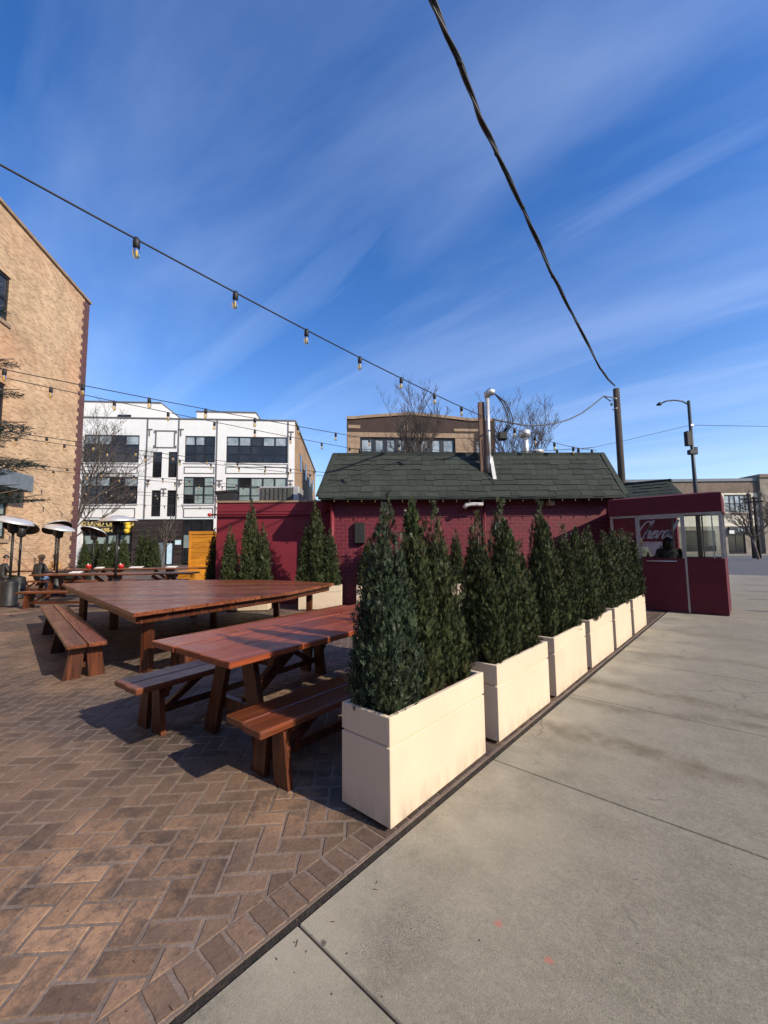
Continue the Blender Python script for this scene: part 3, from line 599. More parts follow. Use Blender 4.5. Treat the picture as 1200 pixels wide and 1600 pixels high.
FRONT = [ # planter, y, top z, variant, width, yellow, look
 (0, 1.86, 1.775, 0, 1.0, 0, 'bluish green column with a narrow crown, outermost shrub of the end planter'), (0, 2.16, 1.77, 1, .95, 1, 'column with a yellow green tip, middle shrub of the end planter'), (0, 2.44, 1.76, 2, .9, 0, 'dark green column, last tall shrub of the end planter'), (0, 2.56, 1.12, 3, .72, 0, 'low bushy shrub tucked at the end of the end planter'),
 (1, 3.03, 1.72, 2, .95, 0, 'broad dark column, first shrub of the second planter'), (1, 3.27, 1.84, 3, .8, 0, 'slim tall spire in the middle of the second planter'), (1, 3.55, 1.66, 4, .95, 1, 'full column, third shrub of the second planter'), (1, 3.78, 1.5, 5, .85, 0, 'shorter column, last shrub of the second planter'),
 (2, 4.24, 1.9, 3, .85, 0, 'tallest dark spire of the third planter'), (2, 4.55, 1.78, 4, 1.0, 1, 'full column with pale tips, middle of the third planter'), (2, 4.9, 1.70, 5, 1.0, 0, 'rounded column, last shrub of the third planter'),
 (3, 5.5, 1.68, 4, 1.0, 1, 'column with pale tips, first of the fourth planter'), (3, 5.8, 1.66, 5, 1.05, 0, 'dense column, middle of the fourth planter'), (3, 6.1, 1.70, 3, 1.0, 0, 'upright column, last of the fourth planter'),
 (4, 6.66, 1.66, 5, 1.05, 0, 'dense column, first of the fifth planter'), (4, 7.0, 1.62, 4, 1.05, 0, 'broad column, middle of the fifth planter'), (4, 7.32, 1.68, 3, 1.1, 1, 'column with pale tips, last of the fifth planter'),
 (5, 7.9, 1.70, 5, 1.1, 0, 'dense column, first of the planter beside the booth'), (5, 8.2, 1.72, 4, 1.1, 0, 'broad column, middle of the planter beside the booth'), (5, 8.5, 1.66, 3, 1.1, 0, 'upright column, last of the planter beside the booth')]
rs_ = random.Random(21)
for (p, y, zt, v, w, ye, lb) in FRONT:
    shrub(-1.635+rs_.uniform(-.02, .02), y, .515, zt-.515, v, w*(.85 if p == 0 else .88), rs_.uniform(0, 6.28), 'evergreen shrub, ' + lb, group='evergreen shrubs in the sidewalk planters', yellow=bool(ye), lean=(rs_.uniform(-.02, .03), rs_.uniform(-.05, .01)))

# ------------------------------------------------------------------ tables and benches
def scallop(w, z0, z1, k=.05):
    return [(-w, z1), (-w, z1-.03), (-w+.03, z1-.035), (-w+.05, z0+.01), (-w+.05+k, z0), (w-.05-k, z0), (w-.05, z0+.01), (w-.03, z1-.035), (w, z1-.03), (w, z1)]
def leg_board(mb, x, th, yb, yt, wb, wt, z0, z1):
    mb.prism([(yb-wb/2, z0), (yb+wb/2, z0), (yt+wt/2, z1), (yt-wt/2, z1)], x, x+th, 'x'); return mb
def bar(mb, p, q, w, h):
    p = Vector(p); q = Vector(q); d = (q-p); L = d.length; d.normalize()
    up = Vector((0, 0, 1)) if abs(d.z) < .95 else Vector((0, 1, 0)); s = d.cross(up).normalized(); u = s.cross(d)
    M_ = Matrix(((d.x, s.x, u.x, p.x), (d.y, s.y, u.y, p.y), (d.z, s.z, u.z, p.z), (0, 0, 0, 1)))
    mb.box(0, L, -w/2, w/2, -h/2, h/2, M_, bev=min(w, h)*.08); return mb
def bench(loc, hd, L, W, label, group, Hs=.41, trest=None, topmat='stain', nb=2, lw=.125):
    o = empty('bench', (loc[0], loc[1], 0), hd)
    bw = W/nb
    for k in range(nb): MB().box((0, .012, .004)[k % 3], L-(0, .01)[k % 2], -W/2+k*bw+.006, -W/2+(k+1)*bw-.006, Hs-.047, Hs, bev=.007).build('seat_board', MATS[topmat], o)
    trest = trest or [.2, L-.3]
    for i, tx in enumerate(trest):
        for s in (-1, 1): leg_board(MB(), tx, .042, s*W*.30, s*W*.19, lw+.015, lw-.01, 0, Hs-.048).build('leg', MATS['stain_upright_shaded'], o)
        MB().prism(scallop(W*.44, Hs-.15, Hs-.048), tx+.043, tx+.085, 'x').build('cross_bar', MATS['stain_upright_shaded'], o)
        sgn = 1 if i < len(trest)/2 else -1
        bar(MB(), (tx+.05+sgn*.04, 0, .12), (tx+.05+sgn*.40, 0, Hs-.075), .045, .05).build('brace', MATS['stain_upright_shaded'], o)
    bar(MB(), (trest[0]+.05, 0, .135), (trest[-1]+.05, 0, .135), .04, .06).build('stretcher', MATS['stain_upright_shaded'], o)
    return tag(o, label, 'bench', group)
def trestle_table(loc, hd, L, W, label, group, T=.76, nb=3, topmat='stain_red', tx=None, detail=True):
    o = empty('picnic_table', (loc[0], loc[1], 0), hd); bw = W/nb
    for k in range(nb): MB().box((0, .01, .004)[k % 3], L-(.004, 0, .012)[k % 3], -W/2+k*bw+.006, -W/2+(k+1)*bw-.006, T-.045, T, bev=.006).build('table_board', MATS[topmat], o)
    for i, x in enumerate(tx or [.38, L-.5]):
        for s in (-1, 1): leg_board(MB(), x, .045, s*.33, s*.13, .15, .15, 0, T-.046).build('leg', MATS['stain_upright_shaded'], o)
        MB().prism(scallop(W*.42, T-.15, T-.046), x+.046, x+.09, 'x').build('cross_bar', MATS['stain_upright_shaded'], o)
        MB().prism([(-.30, .2), (.30, .2), (.26, .29), (-.26, .29)], x+.046, x+.088, 'x').build('lower_rail', MATS['stain_upright_shaded'], o)
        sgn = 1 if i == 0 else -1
        bar(MB(), (x+.05+sgn*.06, 0, .27), (x+.05+sgn*.62, 0, T-.09), .07, .09).build('brace', MATS['stain_upright_shaded'], o)
    return tag(o, label, 'table', group)
trestle_table((-2.955, 1.245), rad(95), 3.15, 1.06, 'reddish plank picnic table with glossy top, between two long benches beside the end planter', 'tables on the patio')
bench((-2.344, 1.326), rad(92), 2.35, .412, 'orange brown plank bench against the end planter, along the glossy picnic table', 'benches on the patio')
bench((-3.70, 1.095), rad(97), 2.35, .41, 'dark weathered plank bench on the far side of the glossy picnic table', 'benches on the patio', topmat='stain_old')
bench((-5.67, 1.30), rad(174.5), 4.7, .40, 'very long brown plank bench standing free beside the big triangular table', 'benches on the patio', trest=[.16, 1.85, 3.65], topmat='stain_old', lw=.15)
bench((-5.08, 1.86), rad(98), 3.4, .34, 'plank bench between the big triangular table and the glossy picnic table', 'benches on the patio', topmat='stain_old')
def clip_half(poly, a, b, c):
    """keep a*x+b*y>=c"""
    o = []
    for i in range(len(poly)):
        p, q = poly[i], poly[(i+1) % len(poly)]; fp, fq = a*p[0]+b*p[1]-c, a*q[0]+b*q[1]-c
        if fp >= 0: o.append(p)
        if fp*fq < 0: t = fp/(fp-fq); o.append((p[0]+(q[0]-p[0])*t, p[1]+(q[1]-p[1])*t))
    return o
TB = .77
P47 = gp(470, 908, TB)
tri = [(-5.08, 1.56), (-5.5, 3.9), (-6.17, 5.43), (float(P47[0]), float(P47[1])), (-8.3, 5.05), (-9.2, 4.45), (-10.15, 3.78), (-10.85, 2.7), (-10.97, 1.99)]
ox, oy = -7.9, 3.2; hd = rad(42)
bt = empty('triangular_table', (ox, oy, 0), hd)
ch, sh = math.cos(hd), math.sin(hd)
loc_ = [((x-ox)*ch+(y-oy)*sh, -(x-ox)*sh+(y-oy)*ch) for x, y in tri]
ymin = min(p[1] for p in loc_); ymax = max(p[1] for p in loc_); k = 0; wbd = .385; yy = ymin
rk = random.Random(4)
while yy < ymax-.02:
    pl = clip_half(clip_half(loc_, 0, 1, yy+.010), 0, -1, -(min(yy+wbd, ymax+1)-.010))
    if len(pl) >= 3: MB().prism(pl, TB-.045+rk.uniform(-.001, .001), TB+rk.uniform(-.002, .001)).build('table_board', MATS['stain_old'], bt)
    yy += wbd
cx_ = sum(p[0] for p in loc_)/len(loc_); cy_ = sum(p[1] for p in loc_)/len(loc_)
for i in range(len(loc_)):
    p, q = loc_[i], loc_[(i+1) % len(loc_)]
    ins = lambda a, f=.955: (cx_+(a[0]-cx_)*f, cy_+(a[1]-cy_)*f, TB-.096)
    bar(MB(), ins(p), ins(q), .045, .1).build('apron_board', MATS['stain_upright_shaded'], bt)
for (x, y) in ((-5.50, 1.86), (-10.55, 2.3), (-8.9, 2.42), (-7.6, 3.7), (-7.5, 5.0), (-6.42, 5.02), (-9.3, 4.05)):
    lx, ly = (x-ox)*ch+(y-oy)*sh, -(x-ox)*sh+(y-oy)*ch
    MB().box(lx-.055, lx+.055, ly-.055, ly+.055, 0, TB-.047, bev=.006).build('leg', MATS['stain_upright_shaded'], bt)
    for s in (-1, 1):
        if (x, y) in ((-7.6, 3.7), (-7.5, 5.0), (-8.9, 2.42)): bar(MB(), (lx+s*.05, ly, .33), (lx+s*.36, ly, TB-.07), .045, .05).build('brace', MATS['stain_upright_shaded'], bt)
tag(bt, 'huge triangular plank table with diagonal boards in the middle of the patio', 'table', 'tables on the patio')
# tables and benches further back, towards the brick building
HC = YAW
def dlt(depth, px): return dl(depth, (px-600)*depth/FPX)
a = dlt(12.9, 66); trestle_table(a, HC, 4.85, .82, 'long dark picnic table behind the big triangular table', 'tables on the patio', topmat='stain_old', tx=[.5, 2.3, 4.1])
a = dlt(16.4, 95); trestle_table(a, HC, 6.2, .82, 'long picnic table in front of the wood crate stall, second row back', 'tables on the patio', topmat='stain_old', tx=[.5, 2.3, 4.4])
a = dlt(10.7, 38); bench(a, HC+rad(2), 2.9, .36, 'short dark bench behind the very long free standing bench', 'benches on the patio', topmat='stain', Hs=.43)
a = dlt(14.6, 30); bench(a, HC, 2.2, .36, 'bench with a seated person in a black jacket', 'benches on the patio', topmat='stain_old', Hs=.43)
a = dlt(13.0, -40); bench(a, HC, 1.45, .36, 'bench by the black heater base at the brick building', 'benches on the patio', topmat='stain', Hs=.43)
a = dlt(15.4, -30); trestle_table(a, HC, 3.1, .8, 'picnic table shared by the two seated people near the brick building', 'tables on the patio', topmat='stain_old')
a = dlt(18.2, 60); bench(a, HC, 2.4, .36, 'bench with a seated person in a tan coat', 'benches on the patio', topmat='stain', Hs=.43)
a = dlt(14.6, 120); bench(a, HC, 4.0, .34, 'long bench between the two long dark picnic tables', 'benches on the patio', topmat='stain_old', Hs=.43)
# things on the tables
def caddy(px, depth, T, lb):
    x, y = dlt(depth, px); o = empty('condiment_basket', (x, y, T), HC)
    b = MB(); b.lathe([(.001, 0), (.085, 0), (.11, .14), (.1, .145), (.08, .012), (.001, .012)], 14); b.build('basket', MATS['red_plastic'], o)
    for (dx_, dy_, hh, mt_) in ((-.03, 0, .21, 'letter_white'), (.04, .02, .19, 'red_plastic'), (.02, -.045, .17, 'paper')):
        MB().lathe([(.001, .013), (.026, .013), (.026, hh-.05), (.008, hh-.02), (.006, hh), (.0005, hh)], 10, Matrix.Translation((dx_, dy_, 0))).build('bottle', MATS[mt_], o)
    tag(o, lb, 'basket', 'condiment baskets')
caddy(141, 16.6, .76, 'red condiment basket on the second row table, close to the brick building'); caddy(191, 16.6, .76, 'red condiment basket on the second row table behind a heater pole')
for (px, dp, w, lb) in ((122, 13.1, .34, 'white paper tray on the long dark table beside the black bag'), (158, 16.5, .3, 'white paper sheet beside the red basket nearer the brick building'), (215, 16.6, .5, 'long white paper strip on the second row table'), (270, 16.5, .4, 'white paper sheet on the table in front of the wood crate stall')):
    x, y = dlt(dp, px); o = MB().box(-w/2, w/2, -.1, .1, 0, .02, Matrix.Rotation(.2, 4, 'X') @ Matrix.Translation((0, 0, .02)), bev=.004).build('paper_tray', MATS['paper'], None, (x, y, .762), HC); tag(o, lb, 'paper')
x, y = dlt(14.5, 112); o = empty('black_bag', (x, y, .78), HC)
MB().box(-.42, .36, -.16, .16, -.0, .34, bev=.07).build('bag_body', MATS['jacket_black'], o); MB().tube([(-.2, 0, .33), (-.12, 0, .45), (.1, 0, .45), (.18, 0, .33)], .015, 6).build('handle', MATS['plastic_black'], o)
o.location.z = .45; tag(o, 'bulky black bag on the bench beside the person in a tan coat', 'bag')

# ------------------------------------------------------------------ patio heaters
def heater(px, depth, ht, tilt, az_, label, rust=True):
    x, y = dlt(depth, px); o = empty('patio_heater', (x, y, 0), rz := random.uniform(0, 6))
    MB().lathe([(.001, .0), (.23, 0), (.23, .05), (.19, .08), (.19, .62), (.18, .66), (.06, .70), (.04, .72), (.001, .72)], 20).build('tank_housing', MATS['black_metal'], o)
    MB().tube([(0, 0, .7), (0, 0, ht-.36)], .032, 10).build('pole', MATS['black_metal'], o)
    MB().lathe([(.04, ht-.40), (.11, ht-.36), (.13, ht-.14), (.1, ht-.1), (.001, ht-.1)], 16).build('burner', MATS['black_metal'], o)
    hood = empty('hood', (0, 0, ht-.04)); hood.parent = o; hood.rotation_euler = (tilt*math.cos(az_-rz), tilt*math.sin(az_-rz), 0)
    d = MB().lathe([(.46, -.05), (.465, -.045), (.40, .02), (.25, .075), (.12, .10), (.001, .105)], 28)
    d.build('reflector', MATS['steel'], hood); MB().lathe([(.455, -.052), (.39, .012), (.24, .066), (.001, .09)], 28).build('reflector_underside', MATS['black_metal'], hood)
    MB().lathe([(.17, .0945), (.12, .106), (.05, .112), (.001, .113)], 18).build('rusty_cap', MATS['rusty_steel'], hood)
    for k in range(3): an = k*2.094; MB().tube([(.1*math.cos(an), .1*math.sin(an), ht-.18), (.2*math.cos(an), .2*math.sin(an), ht-.0)], .008, 6).build('hood_strut', MATS['galv'], o)
    tag(o, label, 'heater', 'patio heaters')
random.seed(2)
heater(20, 11.2, 2.36, .25, 2.4, 'patio heater with a tilted silver hood, beside the bench by the brick building'); heater(33, 13.0, 2.32, .5, 4.2, 'patio heater with a sharply tilted dark hood behind the person in black')
heater(92, 13.8, 2.30, .22, 2.2, 'patio heater in front of the person in a tan coat'); heater(88, 15.2, 2.42, .55, 5.0, 'patio heater with a dark underside turned out, close to the brick corner')
heater(147, 16.0, 2.28, .45, 3.6, 'patio heater with a rust stained tilted hood, in front of the gold lettered sign'); heater(183, 10.6, 2.30, .05, 0, 'patio heater with a level silver hood standing over the long dark table')

# ------------------------------------------------------------------ people
def skin_body(name, pts, edges, root, paint, mats, parent):
    me = bpy.data.meshes.new(name); names = list(pts); ix = {n: i for i, n in enumerate(names)}
    me.from_pydata([pts[n][0] for n in names], [(ix[a_], ix[b_]) for a_, b_ in edges], [])
    o = bpy.data.objects.new(name, me); COL.objects.link(o)
    md = o.modifiers.new('s', 'SKIN'); md.use_smooth_shade = True
    sv = me.skin_vertices[0].data if me.skin_vertices else None
    if sv is None: me.attributes; bpy.context.view_layer.objects.active = o
    for n in names:
        r = pts[n][1]; sv[ix[n]].radius = r if hasattr(r, '__len__') else (r, r); sv[ix[n]].use_root = (n == root)
    s2 = o.modifiers.new('d', 'SUBSURF'); s2.levels = 1; s2.render_levels = 1
    dg = bpy.context.evaluated_depsgraph_get(); nm = bpy.data.meshes.new_from_object(o.evaluated_get(dg)); nm.name = name
    bpy.data.objects.remove(o); nm.materials.clear()
    for m_ in mats: nm.materials.append(MATS[m_])
    for p in nm.polygons: p.material_index = paint(p.center); p.use_smooth = True
    return link('body', nm, parent)
def fingers(pts, edges, hand, base, d, side):
    d = Vector(d).normalized(); s = Vector(side).normalized(); b = Vector(base)
    for i, (off, ln) in enumerate(((-.03, .065), (-.011, .08), (.010, .075), (.03, .058))):
        k = b+s*off; a1, a2 = f'{hand}f{i}a', f'{hand}f{i}b'
        pts[a1] = (tuple(k+d*ln*.5), .009); pts[a2] = (tuple(k+d*ln+Vector((0, 0, -.012))), .008); edges += [(hand, a1), (a1, a2)]
    pts[hand+'t'] = (tuple(b-d*.04+s*(-.06)), .010); edges.append((hand, hand+'t'))
def head_bits(parent, hc, face, hairmat='hair', r=.098):
    """hair cap, ears, nose, eyes on a head centred at hc looking along face"""
    f_ = Vector(face).normalized(); s = f_.cross(Vector((0, 0, 1))).normalized()
    M_ = Matrix(((f_.x, s.x, 0, hc[0]), (f_.y, s.y, 0, hc[1]), (f_.z, s.z, 1, hc[2]), (0, 0, 0, 1)))
    prof = [(r*.98*math.cos(a_), .02+r*1.18*math.sin(a_)) for a_ in np.linspace(-.05, 1.57, 7)]
    MB().lathe(prof, 14, M_ @ Matrix.Translation((-.012, 0, .0))).build('hair', MATS[hairmat], parent)
    n_ = MB()
    n_.add([M_ @ Vector(v) for v in ((r*.86, 0, .015), (r*1.12, 0, -.025), (r*.9, .016, -.03), (r*.9, -.016, -.03))], [(0, 1, 2), (0, 3, 1), (1, 3, 2)])
    for e in (-1, 1): n_.box(-.018, .018, -.006, .006, -.028, .028, M_ @ Matrix.Translation((0, e*r*.97, -.005)), bev=.004)
    n_.build('nose_and_ears', MATS['skin'], parent)
    e_ = MB()
    for e in (-1, 1): e_.box(-.004, .004, -.012, .012, -.005, .005, M_ @ Matrix.Translation((r*.93, e*.032, .012)))
    e_.box(-.004, .004, -.022, .022, -.003, .003, M_ @ Matrix.Translation((r*.93, 0, -.055)))
    e_.build('eyes_and_mouth', MATS['hair'], parent)
def seated(loc, hd, seat, label, mats, capm=None, reach=.38, headturn=0.0):
    """local +x is where the person faces"""
    o = empty('person', (loc[0], loc[1], 0), hd); z = seat+.1
    P = {'pel': ((0, 0, z), (.15, .13)), 'wai': ((.01, 0, z+.18), (.145, .12)), 'che': ((.05, 0, z+.36), (.165, .13)), 'nek0': ((.075, 0, z+.5), (.09, .09)), 'nek': ((.09, 0, z+.57), (.055, .055)), 'hed': ((.115, 0, z+.69), (.095, .098)), 'top': ((.11, 0, z+.775), (.06, .06))}
    E = [('pel', 'wai'), ('wai', 'che'), ('che', 'nek0'), ('nek0', 'nek'), ('nek', 'hed'), ('hed', 'top')]
    for s, n in ((1, 'l'), (-1, 'r')):
        P['sh'+n] = ((.06, s*.185, z+.45), (.075, .075)); P['el'+n] = ((.14, s*.25, z+.19), (.055, .055)); P['wr'+n] = ((reach, s*.16, z+.20), (.038, .038)); P['ha'+n] = ((reach+.08, s*.14, z+.21), (.034, .022))
        P['hip'+n] = ((.06, s*.10, z), (.1, .1)); P['kn'+n] = ((.46, s*.13, z+.0), (.075, .075)); P['an'+n] = ((.44, s*.13, .1), (.05, .05)); P['he'+n] = ((.43, s*.13, .05), (.045, .045)); P['to'+n] = ((.60, s*.14, .04), (.045, .035))
        E += [('che', 'sh'+n), ('sh'+n, 'el'+n), ('el'+n, 'wr'+n), ('wr'+n, 'ha'+n), ('pel', 'hip'+n), ('hip'+n, 'kn'+n), ('kn'+n, 'an'+n), ('an'+n, 'he'+n), ('he'+n, 'to'+n)]
        fingers(P, E, 'ha'+n, (reach+.1, s*.14, z+.21), (1, 0, -.2), (0, -s, 0))
    def paint(c):
        if c.z > z+.53: return 0
        if c.x > reach+.01 and c.z > z+.1: return 0
        if c.z < .12: return 3
        if c.z < z+.1 and (c.x > .1 or c.z < z-.02): return 2
        return 1
    skin_body('body', P, E, 'pel', paint, mats, o)
    head_bits(o, (.115, 0, z+.70), (math.cos(headturn), math.sin(headturn), 0))
    if capm:
        M_ = Matrix.Translation((.11, 0, z+.735)); c_ = MB().lathe([(.112, -.03), (.116, 0), (.1, .06), (.06, .09), (.001, .098)], 16, M_)
        c_.prism([(.06, -.085), (.2, -.06), (.215, 0), (.2, .06), (.06, .085)], z+.70, z+.712); c_.build('cap', MATS[capm], o)
    return tag(o, label, 'person')
x, y = dlt(14.45, 62); seated((x, y), HC+rad(78), .43, 'person in a black jacket, blue jeans and tan cap seated with back turned', ['skin', 'jacket_black', 'jeans', 'shoe'], 'cap_tan')
x, y = dlt(18.0, 92); seated((x, y), HC+rad(-100), .43, 'person in a tan coat seated facing the patio, arms on the table', ['skin_dark', 'tan_coat', 'jacket_black', 'shoe'], None)
x, y = dlt(15.0, 6); seated((x, y), HC+rad(60), .43, 'person in dark clothes seated beside the person in a tan cap', ['skin', 'jacket_black', 'jacket_black', 'shoe'], None)
def standing(loc, hd, ht, label, mats, longhair=True):
    o = empty('person', (loc[0], loc[1], 0), hd); k = ht/1.72
    P = {'pel': ((0, 0, .95*k), (.15, .12)), 'wai': ((.0, 0, 1.12*k), (.15, .125)), 'che': ((0, 0, 1.3*k), (.18, .14)), 'nek0': ((0, 0, 1.43*k), (.1, .09)), 'nek': ((0, 0, 1.49*k), (.055, .055)), 'hed': ((.02, 0, 1.6*k), (.095, .1)), 'top': ((.015, 0, 1.68*k), (.06, .06))}
    E = [('pel', 'wai'), ('wai', 'che'), ('che', 'nek0'), ('nek0', 'nek'), ('nek', 'hed'), ('hed', 'top')]
    for s, n in ((1, 'l'), (-1, 'r')):
        P['sh'+n] = ((0, s*.19, 1.38*k), (.085, .085)); P['el'+n] = ((.02, s*.25, 1.1*k), (.07, .07)); P['wr'+n] = ((.22, s*.17, 1.02*k), (.04, .04)); P['ha'+n] = ((.30, s*.15, 1.04*k), (.034, .022))
        P['hip'+n] = ((0, s*.1, .9*k), (.11, .11)); P['kn'+n] = ((.02, s*.11, .5*k), (.075, .075)); P['an'+n] = ((0, s*.11, .1), (.05, .05)); P['he'+n] = ((-.02, s*.11, .05), (.045, .045)); P['to'+n] = ((.15, s*.12, .04), (.045, .035))
        E += [('che', 'sh'+n), ('sh'+n, 'el'+n), ('el'+n, 'wr'+n), ('wr'+n, 'ha'+n), ('pel', 'hip'+n), ('hip'+n, 'kn'+n), ('kn'+n, 'an'+n), ('an'+n, 'he'+n), ('he'+n, 'to'+n)]
        fingers(P, E, 'ha'+n, (.33, s*.15, 1.04*k), (1, 0, -.2), (0, -s, 0))
    def paint(c):
        if c.z > 1.47*k: return 0
        if c.x > .24 and c.z > .9*k: return 0
        if c.z < .12: return 3
        return 2 if c.z < .86*k else 1
    skin_body('body', P, E, 'pel', paint, mats, o); head_bits(o, (.02, 0, 1.6*k), (1, 0, 0))
    if longhair: MB().lathe([(.07, -.22), (.105, -.12), (.115, 0), (.1, .07), (.001, .12)], 14, Matrix.Translation((-.03, 0, 1.61*k))).build('long_hair', MATS['hair'], o)
    return tag(o, label, 'person')

# ------------------------------------------------------------------ buildings
def wall_holes(u0, u1, z0, z1, holes, depth=.18, y=0.0):
    """front skin in the local x-z plane at y (facing -y) with openings and their reveals"""
    us = sorted(set([u0, u1]+[h[0] for h in holes]+[h[2] for h in holes])); zs = sorted(set([z0, z1]+[h[1] for h in holes]+[h[3] for h in holes]))
    us = [u for u in us if u0 <= u <= u1]; zs = [z for z in zs if z0 <= z <= z1]; mb = MB()
    for i in range(len(us)-1):
        for j in range(len(zs)-1):
            cu, cz = (us[i]+us[i+1])/2, (zs[j]+zs[j+1])/2
            if any(h[0] < cu < h[2] and h[1] < cz < h[3] for h in holes): continue
            mb.quad((us[i], y, zs[j]), (us[i+1], y, zs[j]), (us[i+1], y, zs[j+1]), (us[i], y, zs[j+1]))
    for (a, b, c, d) in holes:
        mb.quad((a, y, b), (a, y+depth, b), (a, y+depth, d), (a, y, d)); mb.quad((c, y, b), (c, y, d), (c, y+depth, d), (c, y+depth, b))
        mb.quad((a, y, d), (a, y+depth, d), (c, y+depth, d), (c, y, d)); mb.quad((a, y, b), (c, y, b), (c, y+depth, b), (a, y+depth, b))
    return mb
def window(root, a, b, c, d, cols, rows, pane='pane_dark', y=.12, fr=.07, mull=.09, frame='frame_black', sill=None, heavy=()):
    f = MB(); f.box(a, a+fr, y-.06, y+.05, b, d); f.box(c-fr, c, y-.06, y+.05, b, d); f.box(a+fr, c-fr, y-.06, y+.05, b, b+fr); f.box(a+fr, c-fr, y-.06, y+.05, d-fr, d)
    iw, ih = (c-a-2*fr)/cols, (d-b-2*fr)/rows
    for i in range(1, cols): u = a+fr+i*iw; f.box(u-mull/2, u+mull/2, y-.055, y+.045, b+fr, d-fr)
    for j in range(1, rows): zz = b+fr+j*ih; f.box(a+fr, c-fr, y-.045, y+.04, zz-mull*.3, zz+mull*.3)
    w = f.build('window', MATS[frame], root)
    for i in range(cols):
        for j in range(rows):
            p = pane(i, j) if callable(pane) else pane
            q = MB().box(a+fr+i*iw, a+fr+(i+1)*iw, y, y+.012, b+fr+j*ih, b+fr+(j+1)*ih).build('pane', MATS[p], w)
    if sill: MB().box(a-.08, c+.08, y-.2, y-.061, b-.12, b-.001, bev=.01).build('sill', MATS[sill], w)
    return w
def text_mesh(txt, size, material, ext=.01, shear=0.0, bold=0.0):
    cu = bpy.data.curves.new('t', 'FONT'); cu.body = txt; cu.size = size; cu.extrude = ext; cu.shear = shear; cu.offset = bold; cu.align_x = 'CENTER'; cu.resolution_u = 4
    o = bpy.data.objects.new('t', cu); COL.objects.link(o); dg = bpy.context.evaluated_depsgraph_get(); me = bpy.data.meshes.new_from_object(o.evaluated_get(dg)); bpy.data.objects.remove(o)
    me.transform(Matrix.Rotation(math.pi/2, 4, 'X')); me.materials.clear(); me.materials.append(MATS[material]); return me

# --- white three storey building behind the patio
def mid_plane(pxl, dep_l, pxr, dep_r):
    A = np.array(dlt(dep_l, pxl)); B = np.array(dlt(dep_r, pxr)); return A, B, math.atan2(B[1]-A[1], B[0]-A[0])
A_, B_, hw = mid_plane(100, 40.0, 461, 42.1); O = (float(A_[0]), float(A_[1]))
wb = empty('white_building', (O[0], O[1], 0), hw)
HW = lambda px, py, v=0: hit(px, py, O, hw, v)
def rc(x0, y0, x1, y1):
    a, d = HW(x0, y0); c, b = HW(x1, y1); return (a, min(b, d), c, max(b, d))
U1 = HW(460.5, 700)[0]; ZT = HW(300, 655.5)[1]; ZG = HW(250, 811)[1]
wins = {'A1': (rc(132, 679, 216.5, 723), 4, 3), 'A0': (rc(128, 744.5, 214, 787.5), 4, 3), 'C1': (rc(289.5, 681, 335.5, 723), 3, 3), 'C0': (rc(287, 745, 334, 787.5), 3, 3), 'D1': (rc(354, 682, 449, 724), 5, 3), 'D0': (rc(353, 746, 448.5, 789), 5, 3),
        'n1': (rc(239, 706, 252, 746), 1, 2), 'n2': (rc(263.5, 706, 276, 746), 1, 2), 'n3': (rc(237, 766, 250, 807), 1, 2), 'n4': (rc(261.5, 766, 274.5, 807), 1, 2)}
wall_holes(0, U1, ZG, ZT, [w[0] for w in wins.values()]).build('wall', MATS['white_paint'], wb)
rw = random.Random(8)
for k_, (r_, c_, n_) in wins.items():
    if k_ in ('C0', 'D0'): pn = lambda i, j: 'pane_blind' if (i+j*3) % 7 else 'pane_dark'
    elif k_ in ('A1', 'C1', 'D1', 'A0'): pn = lambda i, j: 'pane_sky' if j == 2 and (i*5+len(k_)) % 3 else 'pane_dark'
    else: pn = 'pane_dark'
    window(wb, *r_, c_, n_, pn, sill='white_trim' if k_[0] != 'n' else None, mull=.14 if c_ > 1 else .06)
MB().box(0, U1+.06, -.08, .5, ZT, ZT+.12).build('coping', MATS['trim_line'], wb)
for px in (229.5, 278.7, 338.7, 450):
    u = HW(px, 700)[0]; MB().box(u-.06, u+.06, -.05, -.002, ZG+.05, ZT-.02).build('downpipe', MATS['trim_line'], wb)
def outline(r, t=.06, nm='panel_moulding'):
    a, b, c, d = r; mb = MB(); mb.box(a, c, -.05, -.003, d-t, d); mb.box(a, c, -.05, -.003, b, b+t); mb.box(a, a+t, -.05, -.003, b+t, d-t); mb.box(c-t, c, -.05, -.003, b+t, d-t); mb.build(nm, MATS['trim_line'], wb)
for r in (rc(129, 728.5, 215, 740), rc(128, 794, 211, 809), rc(288, 729, 335, 740), rc(287, 794, 333, 808.5), rc(353, 729, 448.5, 740.5)): outline(r)
a, b, c, d = rc(242, 673, 275, 699.5)
em = MB(); t_ = .05; k_ = (c-a)*.1
pts_ = [(a, b), (c, b), (c, b+k_*.8), (c-k_*.7, b+k_*.8), (c-k_*.7, d-k_*.8), (c, d-k_*.8), (c, d), (a, d), (a, d-k_*.8), (a+k_*.7, d-k_*.8), (a+k_*.7, b+k_*.8), (a, b+k_*.8)]
for i in range(len(pts_)):
    p, q = pts_[i], pts_[(i+1) % len(pts_)]; em.box(min(p[0], q[0])-t_, max(p[0], q[0])+t_, -.05-.001*i, -.004, min(p[1], q[1])-t_, max(p[1], q[1])+t_)
em.build('scroll_panel', MATS['trim_line'], wb)
for px, py in ((234, 671), (283, 671), (455, 675), (231, 750), (280.5, 750), (343, 751), (454, 751), (256, 764)):
    u, z = HW(px, py); em = MB(); em.box(u-.28, u+.28, -.05, -.003, z-.06, z+.06); em.box(u-.05, u+.05, -.05, -.003, z-.7, z-.07)
    if py > 700: em.box(u-.2, u+.2, -.05, -.003, z-.45, z-.36)
    em.build('facade_ornament', MATS['trim_line'], wb)
